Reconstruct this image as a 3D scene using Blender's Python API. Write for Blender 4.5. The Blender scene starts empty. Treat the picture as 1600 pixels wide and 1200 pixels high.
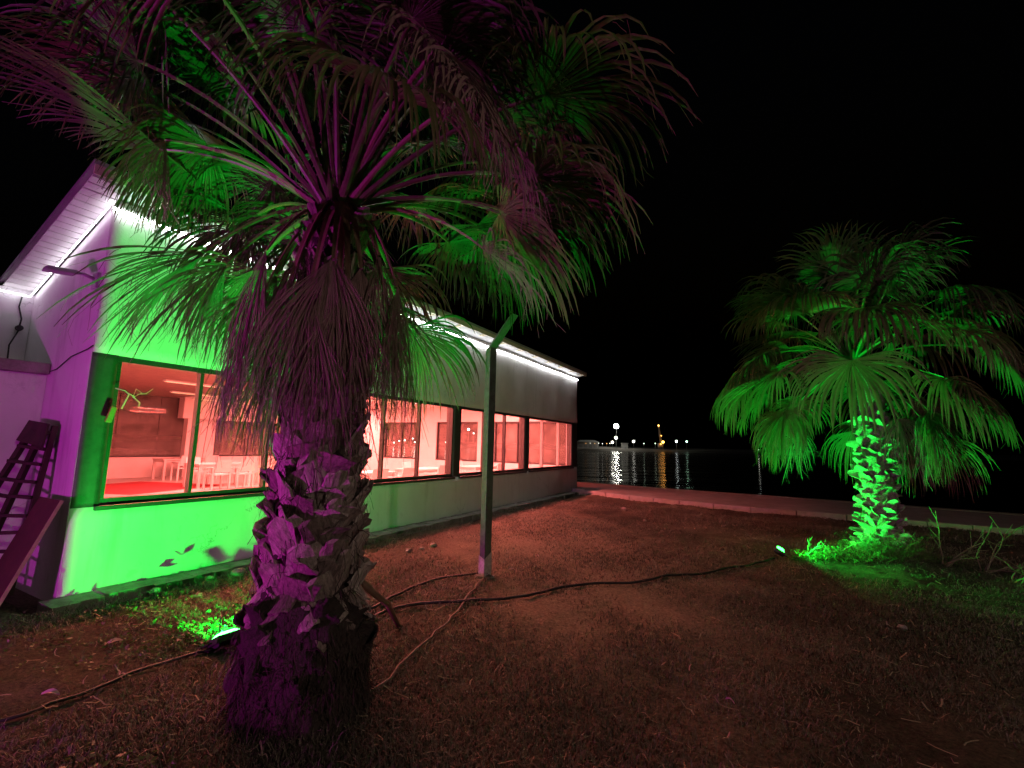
import bpy, math, random
import numpy as np
from mathutils import Vector, Matrix

random.seed(7)
RNG = np.random.default_rng(11)
sc = bpy.context.scene
COL = sc.collection
R = math.radians

# ------------------------------------------------------------------ camera
CAM_H = 1.6
PITCH, ROLL = R(7.6), R(1.3)
cam_data = bpy.data.cameras.new('camera')
cam = bpy.data.objects.new('camera', cam_data)
COL.objects.link(cam)
fw = Vector((0, math.cos(PITCH), math.sin(PITCH)))
up0 = Vector((0, -math.sin(PITCH), math.cos(PITCH)))
rt0 = Vector((1, 0, 0))
rt = rt0 * math.cos(ROLL) + up0 * math.sin(ROLL)
up = -rt0 * math.sin(ROLL) + up0 * math.cos(ROLL)
M = Matrix((rt, up, -fw)).transposed().to_4x4()
M.translation = Vector((0, 0, CAM_H))
cam.matrix_world = M
cam_data.sensor_width = 36.0
cam_data.lens = 36.0 * 720 / 1600
cam_data.clip_start = 0.05
cam_data.clip_end = 6000
sc.camera = cam

# ------------------------------------------------------------------ night sky
world = bpy.data.worlds.new('World')
sc.world = world
world.use_nodes = True
wn = world.node_tree
bg = wn.nodes['Background']
sky = wn.nodes.new('ShaderNodeTexSky')
sky.sky_type = 'NISHITA'
sky.sun_disc = False
sky.sun_elevation = R(-5.0)
sky.sun_rotation = R(200)
wn.links.new(sky.outputs[0], bg.inputs[0])
bg.inputs[1].default_value = 0.12
sc.view_settings.view_transform = 'Standard'
sc.view_settings.look = 'None'
sc.view_settings.exposure = 0.0
sc.view_settings.gamma = 1.0
sc.view_settings.use_curve_mapping = False
sc.render.engine = 'CYCLES'
sc.cycles.use_denoising = True
try:
    sc.cycles.denoiser = 'OPENIMAGEDENOISE'
    sc.cycles.denoising_input_passes = 'RGB_ALBEDO_NORMAL'
except Exception:
    pass
sc.cycles.max_bounces = 7
sc.cycles.transparent_max_bounces = 24
sc.cycles.sample_clamp_indirect = 6.0
sc.cycles.caustics_reflective = False
sc.cycles.caustics_refractive = False

# light strengths
P_FLOOD = 270.0
P_FLOOD_FAR = 300.0
P_FILL = 690.0
P_MAGENTA = 132.0
P_ROOM = 720.0
S_LED = 36.0
S_LED_SIDE = 9.5
GREEN = (0.004, 1.0, 0.06)
MAGENTA = (0.64, 0.03, 0.56)
ROOM_RED = (1.0, 0.16, 0.14)


# ------------------------------------------------------------------ helpers
def tag(o, label=None, cat=None, group=None, kind=None):
    if label: o['label'] = label
    if cat: o['category'] = cat
    if group: o['group'] = group
    if kind: o['kind'] = kind
    return o


def empty(name, loc=(0, 0, 0), rz=0.0, parent=None):
    o = bpy.data.objects.new(name, None)
    COL.objects.link(o)
    o.location = loc
    o.rotation_euler = (0, 0, rz)
    o.empty_display_size = 0.2
    if parent: o.parent = parent
    return o


def link(name, me, parent=None, loc=None, rot=None, scale=None):
    o = bpy.data.objects.new(name, me)
    COL.objects.link(o)
    if parent: o.parent = parent
    if loc is not None: o.location = loc
    if rot is not None: o.rotation_euler = rot
    if scale is not None: o.scale = scale
    return o


class MB:
    """collects vertices and faces, then links them as one mesh object"""
    def __init__(self):
        self.v, self.f = [], []

    def add(self, vs, fs):
        b = len(self.v)
        self.v += [tuple(p) for p in vs]
        self.f += [tuple(i + b for i in f) for f in fs]
        return self

    def box(self, x0, x1, y0, y1, z0, z1):
        if x1 < x0: x0, x1 = x1, x0
        if y1 < y0: y0, y1 = y1, y0
        if z1 < z0: z0, z1 = z1, z0
        return self.add([(x0, y0, z0), (x1, y0, z0), (x1, y1, z0), (x0, y1, z0),
                         (x0, y0, z1), (x1, y0, z1), (x1, y1, z1), (x0, y1, z1)],
                        [(0, 3, 2, 1), (4, 5, 6, 7), (0, 1, 5, 4), (1, 2, 6, 5), (2, 3, 7, 6), (3, 0, 4, 7)])

    def bar(self, p, q, w, h=None, upv=(0, 0, 1)):
        """square bar between two points"""
        h = h or w
        p, q = Vector(p), Vector(q)
        d = (q - p).normalized()
        u = Vector(upv)
        if abs(d.dot(u)) > 0.98: u = Vector((1, 0, 0))
        s = d.cross(u).normalized()
        u = s.cross(d).normalized()
        c = []
        for e in (p, q):
            for a, b in ((-1, -1), (1, -1), (1, 1), (-1, 1)):
                c.append(e + s * a * w / 2 + u * b * h / 2)
        return self.add(c, [(0, 3, 2, 1), (4, 5, 6, 7), (0, 1, 5, 4), (1, 2, 6, 5), (2, 3, 7, 6), (3, 0, 4, 7)])

    def tube(self, pts, rad, n=8, cap=True):
        pts = [Vector(p) for p in pts]
        if not hasattr(rad, '__len__'): rad = [rad] * len(pts)
        rings = []
        ref = Vector((0, 0, 1))
        for i, p in enumerate(pts):
            d = (pts[min(i + 1, len(pts) - 1)] - pts[max(i - 1, 0)]).normalized()
            r_ = ref if abs(d.dot(ref)) < 0.95 else Vector((1, 0, 0))
            s = d.cross(r_).normalized()
            u = s.cross(d).normalized()
            rings.append([p + (s * math.cos(a) + u * math.sin(a)) * rad[i]
                          for a in (2 * math.pi * k / n for k in range(n))])
        vs = [q for r in rings for q in r]
        fs = []
        for i in range(len(pts) - 1):
            for k in range(n):
                k2 = (k + 1) % n
                fs.append((i * n + k, i * n + k2, (i + 1) * n + k2, (i + 1) * n + k))
        if cap:
            fs.append(tuple(range(n - 1, -1, -1)))
            fs.append(tuple((len(pts) - 1) * n + k for k in range(n)))
        return self.add(vs, fs)

    def mesh(self, name, m, smooth=False):
        me = bpy.data.meshes.new(name)
        me.from_pydata(self.v, [], self.f)
        if m: me.materials.append(m)
        if smooth:
            me.polygons.foreach_set('use_smooth', [True] * len(me.polygons))
        me.update()
        return me

    def build(self, name, m, parent=None, smooth=False, bevel=0.0, **k):
        o = link(name, self.mesh(name, m, smooth), parent, **k)
        if bevel:
            b = o.modifiers.new('bevel', 'BEVEL')
            b.width = bevel
            b.segments = 2
            b.limit_method = 'ANGLE'
        return o


def np_mesh(name, verts, quads, m, smooth=False):
    """quads: (n,4) or (n,3) int array"""
    me = bpy.data.meshes.new(name)
    n, k = quads.shape
    me.vertices.add(len(verts))
    me.vertices.foreach_set('co', np.ascontiguousarray(verts, dtype=np.float32).ravel())
    me.loops.add(n * k)
    me.loops.foreach_set('vertex_index', np.ascontiguousarray(quads, dtype=np.int32).ravel())
    me.polygons.add(n)
    me.polygons.foreach_set('loop_start', np.arange(0, n * k, k, dtype=np.int32))
    me.polygons.foreach_set('loop_total', np.full(n, k, dtype=np.int32))
    if smooth: me.polygons.foreach_set('use_smooth', np.ones(n, dtype=bool))
    me.materials.append(m)
    me.update(calc_edges=True)
    me.validate()
    return me


# ------------------------------------------------------------------ materials
def new_mat(name):
    m = bpy.data.materials.new(name)
    m.use_nodes = True
    nt = m.node_tree
    p = nt.nodes['Principled BSDF']
    return m, nt, p


def noise_node(nt, scale, detail=4, rough=0.6, stretch=None, coord='Object'):
    tc = nt.nodes.new('ShaderNodeTexCoord')
    n = nt.nodes.new('ShaderNodeTexNoise')
    n.inputs['Scale'].default_value = scale
    n.inputs['Detail'].default_value = detail
    n.inputs['Roughness'].default_value = rough
    if stretch:
        mp = nt.nodes.new('ShaderNodeMapping')
        mp.inputs['Scale'].default_value = stretch
        nt.links.new(tc.outputs[coord], mp.inputs[0])
        nt.links.new(mp.outputs[0], n.inputs['Vector'])
    else:
        nt.links.new(tc.outputs[coord], n.inputs['Vector'])
    return n


def ramp(nt, src, stops):
    r = nt.nodes.new('ShaderNodeValToRGB')
    cr = r.color_ramp
    while len(cr.elements) < len(stops): cr.elements.new(0.5)
    for e, (p, c) in zip(cr.elements, stops):
        e.position = p
        e.color = (*c, 1) if len(c) == 3 else c
    nt.links.new(src, r.inputs[0])
    return r


def add_bump(nt, p, src, strength=0.3, dist=0.01):
    b = nt.nodes.new('ShaderNodeBump')
    b.inputs['Strength'].default_value = strength
    b.inputs['Distance'].default_value = dist
    nt.links.new(src, b.inputs['Height'])
    nt.links.new(b.outputs[0], p.inputs['Normal'])
    return b


def simple(name, c0, c1=None, scale=6, rough=0.75, bump=0.25, bscale=60, metal=0.0, stretch=None, dist=0.005):
    m, nt, p = new_mat(name)
    c1 = c1 or tuple(x * 0.75 for x in c0)
    n = noise_node(nt, scale, 5, 0.65, stretch)
    r = ramp(nt, n.outputs[0], [(0.32, c1), (0.68, c0)])
    nt.links.new(r.outputs[0], p.inputs['Base Color'])
    p.inputs['Roughness'].default_value = rough
    p.inputs['Metallic'].default_value = metal
    if bump:
        b = noise_node(nt, bscale, 4, 0.6, stretch)
        add_bump(nt, p, b.outputs[0], bump, dist)
    return m


def emit(name, col, strength):
    m, nt, p = new_mat(name)
    p.inputs['Base Color'].default_value = (0.6, 0.6, 0.6, 1)
    p.inputs['Emission Color'].default_value = (*col, 1)
    p.inputs['Emission Strength'].default_value = strength
    return m


def mix_rgb(nt, a, b, fac, mode='MIX'):
    m = nt.nodes.new('ShaderNodeMix')
    m.data_type = 'RGBA'
    m.blend_type = mode
    for sock, val in ((m.inputs['Factor'], fac), (m.inputs['A'], a), (m.inputs['B'], b)):
        if hasattr(val, 'is_linked') or hasattr(val, 'links'):
            nt.links.new(val, sock)
        elif isinstance(val, (int, float)):
            sock.default_value = val
        else:
            sock.default_value = (*val, 1)
    return m.outputs['Result']


def stucco(name, base, dirt, amount=0.5):
    m, nt, p = new_mat(name)
    n1 = noise_node(nt, 0.9, 6, 0.6)
    r1 = ramp(nt, n1.outputs[0], [(0.35, tuple(x * 0.86 for x in base)), (0.65, base)])
    n2 = noise_node(nt, 1.0, 5, 0.7, stretch=(4.0, 4.0, 0.5))
    r2 = ramp(nt, n2.outputs[0], [(0.54, (0, 0, 0)), (0.74, (1, 1, 1))])
    mm = nt.nodes.new('ShaderNodeMath')
    mm.operation = 'MULTIPLY'
    nt.links.new(r2.outputs[0], mm.inputs[0])
    mm.inputs[1].default_value = amount
    c = mix_rgb(nt, r1.outputs[0], dirt, mm.outputs[0])
    n5 = noise_node(nt, 2.7, 8, 0.72)
    r5 = ramp(nt, n5.outputs[0], [(0.60, (0, 0, 0)), (0.66, (0.45, 0.45, 0.45))])
    c = mix_rgb(nt, c, tuple(x * 0.62 for x in base), r5.outputs[0])
    tc = nt.nodes.new('ShaderNodeTexCoord')
    nd = noise_node(nt, 2.0, 5, 0.6)
    va = nt.nodes.new('ShaderNodeVectorMath')
    va.operation = 'MULTIPLY_ADD'
    nt.links.new(nd.outputs[1], va.inputs[0])
    va.inputs[1].default_value = (0.9, 0.9, 0.9)
    nt.links.new(tc.outputs['Object'], va.inputs[2])
    vo = nt.nodes.new('ShaderNodeTexVoronoi')
    vo.feature = 'DISTANCE_TO_EDGE'
    vo.inputs['Scale'].default_value = 0.8
    nt.links.new(va.outputs[0], vo.inputs['Vector'])
    r6 = ramp(nt, vo.outputs['Distance'], [(0.0, (1, 1, 1)), (0.008, (0, 0, 0))])
    n6 = noise_node(nt, 0.8, 3, 0.5)
    r7 = ramp(nt, n6.outputs[0], [(0.5, (0, 0, 0)), (0.6, (0.75, 0.75, 0.75))])
    m6 = nt.nodes.new('ShaderNodeMath')
    m6.operation = 'MULTIPLY'
    nt.links.new(r6.outputs[0], m6.inputs[0])
    nt.links.new(r7.outputs[0], m6.inputs[1])
    c = mix_rgb(nt, c, tuple(x * 0.3 for x in base), m6.outputs[0])
    nt.links.new(c, p.inputs['Base Color'])
    p.inputs['Roughness'].default_value = 0.85
    b1 = noise_node(nt, 3.0, 8, 0.7)
    add_bump(nt, p, b1.outputs[0], 0.35, 0.03)
    return m


def leaf_mat(name, c0, c1, trans=0.3, rough=0.5):
    m, nt, p = new_mat(name)
    oi = nt.nodes.new('ShaderNodeObjectInfo')
    n = noise_node(nt, 9, 3, 0.6)
    ad = nt.nodes.new('ShaderNodeMath')
    ad.operation = 'MULTIPLY_ADD'
    nt.links.new(oi.outputs['Random'], ad.inputs[0])
    ad.inputs[1].default_value = 0.5
    nt.links.new(n.outputs[0], ad.inputs[2])
    r = ramp(nt, ad.outputs[0], [(0.4, c0), (1.0, c1)])
    nt.links.new(r.outputs[0], p.inputs['Base Color'])
    p.inputs['Roughness'].default_value = rough
    p.inputs['Specular IOR Level'].default_value = 0.4
    t = nt.nodes.new('ShaderNodeBsdfTranslucent')
    nt.links.new(r.outputs[0], t.inputs[0])
    mx = nt.nodes.new('ShaderNodeMixShader')
    mx.inputs[0].default_value = trans
    out = nt.nodes['Material Output']
    nt.links.new(p.outputs[0], mx.inputs[1])
    nt.links.new(t.outputs[0], mx.inputs[2])
    nt.links.new(mx.outputs[0], out.inputs[0])
    return m


def glass_mat(sheen=0.0):
    m = bpy.data.materials.new('window_glass')
    m.use_nodes = True
    nt = m.node_tree
    nt.nodes.remove(nt.nodes['Principled BSDF'])
    tr = nt.nodes.new('ShaderNodeBsdfTransparent')
    tr.inputs[0].default_value = (0.93, 0.95, 0.94, 1)
    gl = nt.nodes.new('ShaderNodeBsdfGlossy')
    gl.inputs['Roughness'].default_value = 0.02
    fr = nt.nodes.new('ShaderNodeFresnel')
    fr.inputs[0].default_value = 1.5
    mx = nt.nodes.new('ShaderNodeMixShader')
    ge = nt.nodes.new('ShaderNodeNewGeometry')
    inv = nt.nodes.new('ShaderNodeMath')
    inv.operation = 'SUBTRACT'
    inv.inputs[0].default_value = 1.0
    nt.links.new(ge.outputs['Backfacing'], inv.inputs[1])
    ml = nt.nodes.new('ShaderNodeMath')
    ml.operation = 'MULTIPLY'
    nt.links.new(fr.outputs[0], ml.inputs[0])
    nt.links.new(inv.outputs[0], ml.inputs[1])
    nt.links.new(ml.outputs[0], mx.inputs[0])
    nt.links.new(tr.outputs[0], mx.inputs[1])
    nt.links.new(gl.outputs[0], mx.inputs[2])
    if sheen:                      # diffuse veil painted over the far panes for the room's reflection
        df = nt.nodes.new('ShaderNodeBsdfDiffuse')
        df.inputs[0].default_value = (0.6, 0.55, 0.5, 1)
        n = noise_node(nt, 2.2, 6, 0.7)
        r = ramp(nt, n.outputs[0], [(0.3, (sheen * .5,) * 3), (0.75, (sheen * 1.7,) * 3)])
        m2 = nt.nodes.new('ShaderNodeMixShader')
        nt.links.new(r.outputs[0], m2.inputs[0])
        nt.links.new(mx.outputs[0], m2.inputs[1])
        nt.links.new(df.outputs[0], m2.inputs[2])
        mx = m2
    nt.links.new(mx.outputs[0], nt.nodes['Material Output'].inputs[0])
    return m


MAT = dict(
    facade=stucco('white_stucco', (0.74, 0.73, 0.71), (0.42, 0.39, 0.36), 0.55),
    side=stucco('side_stucco', (0.74, 0.71, 0.73), (0.40, 0.36, 0.38), 0.7),
    inner=simple('inner_plaster', (0.78, 0.76, 0.74), (0.7, 0.68, 0.66), 2, 0.8, 0.1),
    dark_paint=simple('dark_paint', (0.05, 0.055, 0.05), (0.03, 0.032, 0.03), 12, 0.55, 0.3, 40),
    frame=simple('dark_aluminium', (0.045, 0.045, 0.045), (0.03, 0.03, 0.03), 10, 0.4, 0.1, 50),
    mullion=simple('white_mullion', (0.55, 0.54, 0.52), (0.45, 0.44, 0.42), 10, 0.5, 0.1),
    concrete=simple('old_concrete', (0.34, 0.32, 0.29), (0.17, 0.15, 0.13), 5, 0.9, 0.7, 28, dist=0.02),
    floor=simple('pale_floor', (0.6, 0.57, 0.53), (0.5, 0.47, 0.43), 4, 0.45, 0.05),
    shade_ceiling=simple('shade_ceiling', (0.2, 0.15, 0.12), (0.13, 0.1, 0.08), 6, 0.7, 0.1),  # left part of the ceiling, its lack of light painted as dark brown
    soffit=simple('white_soffit', (0.72, 0.71, 0.70), (0.6, 0.58, 0.57), 5, 0.5, 0.08),
    fascia=simple('cream_fascia', (0.66, 0.58, 0.44), (0.52, 0.45, 0.33), 5, 0.6, 0.15),
    roof=simple('roof_sheet', (0.3, 0.3, 0.3), (0.22, 0.22, 0.22), 5, 0.5, 0.1),
    steel=simple('painted_steel', (0.12, 0.125, 0.12), (0.055, 0.055, 0.05), 14, 0.5, 0.25, 50),
    white_paint=simple('flaking_white', (0.62, 0.58, 0.54), (0.32, 0.28, 0.24), 22, 0.8, 0.4, 60),
    plastic=simple('white_plastic', (0.74, 0.73, 0.70), (0.66, 0.65, 0.62), 6, 0.4, 0.0),
    rubber=simple('black_rubber', (0.022, 0.021, 0.02), (0.012, 0.012, 0.011), 30, 0.55, 0.1),
    tan_hose=simple('tan_hose', (0.2, 0.155, 0.12), (0.13, 0.1, 0.075), 30, 0.6, 0.1),
    wood_dark=simple('weathered_wood', (0.055, 0.03, 0.022), (0.025, 0.014, 0.01), 8, 0.8, 0.5, 50, stretch=(1, 1, 0.2)),
    board=simple('brown_board', (0.10, 0.04, 0.03), (0.06, 0.024, 0.02), 7, 0.6, 0.15),
    board_edge=simple('pale_board_edge', (0.55, 0.45, 0.28), (0.4, 0.32, 0.2), 9, 0.7, 0.1),
    lamp_body=simple('lamp_housing', (0.04, 0.04, 0.042), (0.03, 0.03, 0.03), 20, 0.45, 0.1, metal=0.2),
    lamp_grey=simple('grey_lamp', (0.45, 0.46, 0.46), (0.35, 0.36, 0.36), 10, 0.45, 0.05),
    shade_sheet=simple('red_shade', (0.42, 0.04, 0.05), (0.32, 0.03, 0.035), 40, 0.95, 0.3, 200),
    stone=simple('pale_stone', (0.36, 0.33, 0.30), (0.2, 0.18, 0.16), 12, 0.9, 0.6, 40, dist=0.02),
    scrap=simple('dry_scrap', (0.5, 0.38, 0.34), (0.36, 0.26, 0.22), 30, 0.8, 0.3),
    path=simple('paved_concrete', (0.30, 0.26, 0.25), (0.2, 0.17, 0.165), 2.5, 0.9, 0.4, 18, dist=0.02),
    kerb=simple('kerb_concrete', (0.42, 0.38, 0.36), (0.28, 0.25, 0.23), 4, 0.9, 0.5, 25, dist=0.02),
    glass=glass_mat(),
    sheen_glass=glass_mat(0.19),
    green_leaf=leaf_mat('palm_leaf', (0.034, 0.056, 0.018), (0.072, 0.086, 0.034), 0.3),
    pale_leaf=leaf_mat('ageing_palm_leaf', (0.085, 0.075, 0.034), (0.15, 0.115, 0.056), 0.3),
    dead_leaf=leaf_mat('dead_palm_leaf', (0.15, 0.088, 0.078), (0.24, 0.155, 0.14), 0.1, 0.7),
    petiole=simple('leaf_stalk', (0.085, 0.115, 0.035), (0.055, 0.06, 0.025), 7, 0.4, 0.1),
    petiole_dead=simple('dry_leaf_stalk', (0.19, 0.12, 0.075), (0.12, 0.075, 0.045), 9, 0.6, 0.25),
    fibre=simple('palm_fibre', (0.060, 0.043, 0.036), (0.022, 0.015, 0.012), 9, 0.9, 0.9, 70, stretch=(1, 1, 0.25), dist=0.03),
    strand=simple('fibre_strand', (0.055, 0.036, 0.026), (0.02, 0.013, 0.01), 20, 0.9, 0.0),
    weed=leaf_mat('weed_leaf', (0.06, 0.11, 0.03), (0.12, 0.16, 0.05), 0.25),
    stem=simple('weed_stem', (0.20, 0.19, 0.10), (0.13, 0.12, 0.06), 12, 0.7, 0.1),
    tower=simple('grey_galvanised', (0.3, 0.3, 0.3), (0.22, 0.22, 0.22), 3, 0.5, 0.0),
    shed=simple('white_cladding', (0.42, 0.41, 0.39), (0.3, 0.3, 0.29), 0.2, 0.6, 0.0),
    led=emit('led_white', (0.97, 0.96, 1.0), S_LED),
    led_side=emit('led_white_soft', (0.95, 0.93, 1.0), S_LED_SIDE),
)


def boot_mat():
    m, nt, p = new_mat('old_leaf_base')
    oi = nt.nodes.new('ShaderNodeObjectInfo')
    n = noise_node(nt, 14, 5, 0.7, stretch=(1, 0.25, 1))
    ad = nt.nodes.new('ShaderNodeMath')
    ad.operation = 'MULTIPLY_ADD'
    nt.links.new(oi.outputs['Random'], ad.inputs[0])
    ad.inputs[1].default_value = 0.7
    nt.links.new(n.outputs[0], ad.inputs[2])
    r = ramp(nt, ad.outputs[0], [(0.35, (0.10, 0.072, 0.065)), (0.72, (0.27, 0.21, 0.185)), (1.0, (0.42, 0.36, 0.32))])
    nt.links.new(r.outputs[0], p.inputs['Base Color'])
    p.inputs['Roughness'].default_value = 0.75
    b = noise_node(nt, 60, 6, 0.75, stretch=(1, 0.12, 1))
    add_bump(nt, p, b.outputs[0], 1.0, 0.012)
    fl = ramp(nt, b.outputs[0], [(0.38, (0.5, 0.48, 0.47)), (0.62, (1.35, 1.32, 1.3))])
    nt.links.new(mix_rgb(nt, r.outputs[0], fl.outputs[0], 1.0, 'MULTIPLY'), p.inputs['Base Color'])
    return m


MAT['boot'] = boot_mat()


def ground_mat():
    m, nt, p = new_mat('dry_grass_ground')
    n1 = noise_node(nt, 0.55, 6, 0.65)
    r1 = ramp(nt, n1.outputs[0], [(0.34, (0.062, 0.056, 0.044)), (0.52, (0.13, 0.112, 0.088)), (0.66, (0.25, 0.215, 0.17))])
    n2 = noise_node(nt, 38, 6, 0.75)
    r2 = ramp(nt, n2.outputs[0], [(0.34, (0.35, 0.35, 0.33)), (0.7, (1.25, 1.2, 1.1))])
    # dry straw patch, painted paler where the windows' light spills on the yard
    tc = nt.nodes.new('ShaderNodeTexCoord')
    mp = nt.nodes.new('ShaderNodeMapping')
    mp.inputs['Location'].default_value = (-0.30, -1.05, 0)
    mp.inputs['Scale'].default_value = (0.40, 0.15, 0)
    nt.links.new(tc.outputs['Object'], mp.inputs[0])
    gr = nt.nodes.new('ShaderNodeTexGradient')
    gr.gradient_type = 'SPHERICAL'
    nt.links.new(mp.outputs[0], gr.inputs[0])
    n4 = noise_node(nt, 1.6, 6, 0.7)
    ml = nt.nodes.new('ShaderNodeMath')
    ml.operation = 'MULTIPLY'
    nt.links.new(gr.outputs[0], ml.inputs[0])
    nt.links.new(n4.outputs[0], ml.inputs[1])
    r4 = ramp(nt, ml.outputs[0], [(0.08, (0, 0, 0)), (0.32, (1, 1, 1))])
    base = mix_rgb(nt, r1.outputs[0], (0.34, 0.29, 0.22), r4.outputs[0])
    c = mix_rgb(nt, base, r2.outputs[0], 1.0, 'MULTIPLY')
    nt.links.new(c, p.inputs['Base Color'])
    p.inputs['Roughness'].default_value = 0.95
    p.inputs['Specular IOR Level'].default_value = 0.1
    n3 = noise_node(nt, 55, 7, 0.75)
    add_bump(nt, p, n3.outputs[0], 0.9, 0.03)
    return m


def blade_mat():
    m, nt, p = new_mat('dry_grass_blade')
    n1 = noise_node(nt, 0.7, 4, 0.6)
    n2 = noise_node(nt, 60, 2, 0.5)
    ad = nt.nodes.new('ShaderNodeMath')
    ad.operation = 'ADD'
    nt.links.new(n1.outputs[0], ad.inputs[0])
    nt.links.new(n2.outputs[0], ad.inputs[1])
    r = ramp(nt, ad.outputs[0], [(0.75, (0.06, 0.056, 0.038)), (1.0, (0.13, 0.11, 0.08)), (1.2, (0.25, 0.21, 0.16))])
    # ramp input is clamped to 1, scale first
    ml = nt.nodes.new('ShaderNodeMath')
    ml.operation = 'MULTIPLY'
    ml.inputs[1].default_value = 0.5
    nt.links.new(ad.outputs[0], ml.inputs[0])
    nt.links.new(ml.outputs[0], r.inputs[0])
    for e, q in zip(r.color_ramp.elements, (0.38, 0.5, 0.62)): e.position = q
    nt.links.new(r.outputs[0], p.inputs['Base Color'])
    p.inputs['Roughness'].default_value = 0.8
    return m


def water_mat():
    m, nt, p = new_mat('sea_water')
    p.inputs['Base Color'].default_value = (0.004, 0.006, 0.008, 1)
    p.inputs['Roughness'].default_value = 0.06
    p.inputs['IOR'].default_value = 1.33
    n = noise_node(nt, 0.20, 3, 0.5, stretch=(0.30, 1.0, 1.0))
    n2 = noise_node(nt, 0.9, 4, 0.5, stretch=(0.35, 1.0, 1.0))
    ad = nt.nodes.new('ShaderNodeMath')
    ad.operation = 'MULTIPLY_ADD'
    nt.links.new(n2.outputs[0], ad.inputs[0])
    ad.inputs[1].default_value = 0.30
    nt.links.new(n.outputs[0], ad.inputs[2])
    add_bump(nt, p, ad.outputs[0], 1.0, 0.85)
    return m


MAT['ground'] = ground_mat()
MAT['blade'] = blade_mat()
MAT['water'] = water_mat()

# ------------------------------------------------------------------ setting: ground, path, water
near_pts = [(-60, 62.0), (-20, 35.6), (0.6, 20.2), (1.7, 17.9), (2.6, 16.35), (3.78, 14.85), (4.96, 13.75), (6.45, 12.6), (8.21, 11.49), (9.43, 10.67), (10.59, 9.77), (14.0, 7.0), (20, 2.0), (60, -32)]
far_pts = [(-60, 66.5), (-20, 40.2), (0.6, 21.9), (2.76, 20.1), (5.3, 18.2), (7.4, 16.7), (10.53, 14.5), (13.43, 12.34), (20, 7.4), (60, -25)]


def lerp_line(pts, x):
    for (x0, y0), (x1, y1) in zip(pts, pts[1:]):
        if x0 <= x <= x1: return y0 + (y1 - y0) * (x - x0) / (x1 - x0)
    return pts[0][1] if x < pts[0][0] else pts[-1][1]


def hump(x, y):
    """gentle unevenness of the yard"""
    h = 0.022 * math.sin(x * 1.7 + 0.6 * y) * math.sin(1.3 * y - 0.4 * x + 1.0)
    h += 0.016 * math.sin(3.9 * x + 1.1) * math.sin(4.3 * y + 0.7)
    # rise round the feet of the palms
    for (cx, cy, a, w) in ((-1.22, 3.0, 0.05, 0.5), (5.81, 7.42, 0.10, 0.6)):
        h += a * math.exp(-((x - cx) ** 2 + (y - cy) ** 2) / (2 * w * w))
    return h


xs = np.concatenate([np.linspace(-60, -8, 20), np.arange(-7.6, 12.5, 0.07), np.linspace(13, 60, 20)])
fy = np.concatenate([np.linspace(-60, 1.2, 14), np.arange(1.3, 13.0, 0.07), np.linspace(13.2, 21, 60), np.linspace(22, 70, 16)])
X, Y = np.meshgrid(xs, fy)
FAR = np.array([lerp_line(far_pts, x) - 0.15 for x in xs])
Y = np.minimum(Y, FAR[None, :])
hv = np.vectorize(hump)
Z = hv(X, Y)
Z += RNG.normal(0, 0.007, X.shape)
AXW, AYW = -4.454, 4.823
AZ = R(28.85)
Ss = (X - AXW) * math.sin(AZ) + (Y - AYW) * math.cos(AZ)
Nn = (X - AXW) * math.cos(AZ) - (Y - AYW) * math.sin(AZ)
under = (Nn < 0.4) & (Ss > -0.3)
Z = np.where(under, -0.08, Z)
drop = np.clip(1 - np.abs(Nn - 0.45) / 0.7, 0, 1) * (Ss > -0.6)
Z -= 0.07 * drop
nearY = np.array([lerp_line(near_pts, x) for x in xs])
Z = np.where(Y > nearY[None, :] - 0.1, -0.05, Z)
ny, nx = X.shape
idx = np.arange(ny * nx).reshape(ny, nx)
quads = np.stack([idx[:-1, :-1], idx[:-1, 1:], idx[1:, 1:], idx[1:, :-1]], -1).reshape(-1, 4)
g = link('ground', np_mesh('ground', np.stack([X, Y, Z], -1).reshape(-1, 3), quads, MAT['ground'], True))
tag(g, kind='structure')

# walkway with a kerb on its near edge and a quay wall down to the sea
mb, kb, qw = MB(), MB(), MB()


def strip(m, a_pts, b_pts, zt, zb):
    n = len(a_pts)
    vs = [(x, y, zt) for x, y in a_pts] + [(x, y, zt) for x, y in b_pts] + [(x, y, zb) for x, y in a_pts] + [(x, y, zb) for x, y in b_pts]
    fs = []
    for i in range(n - 1):
        fs.append((i, i + 1, n + i + 1, n + i))
        fs.append((i, 2 * n + i, 2 * n + i + 1, i + 1))
        fs.append((n + i, n + i + 1, 3 * n + i + 1, 3 * n + i))
    m.add(vs, fs)


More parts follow.
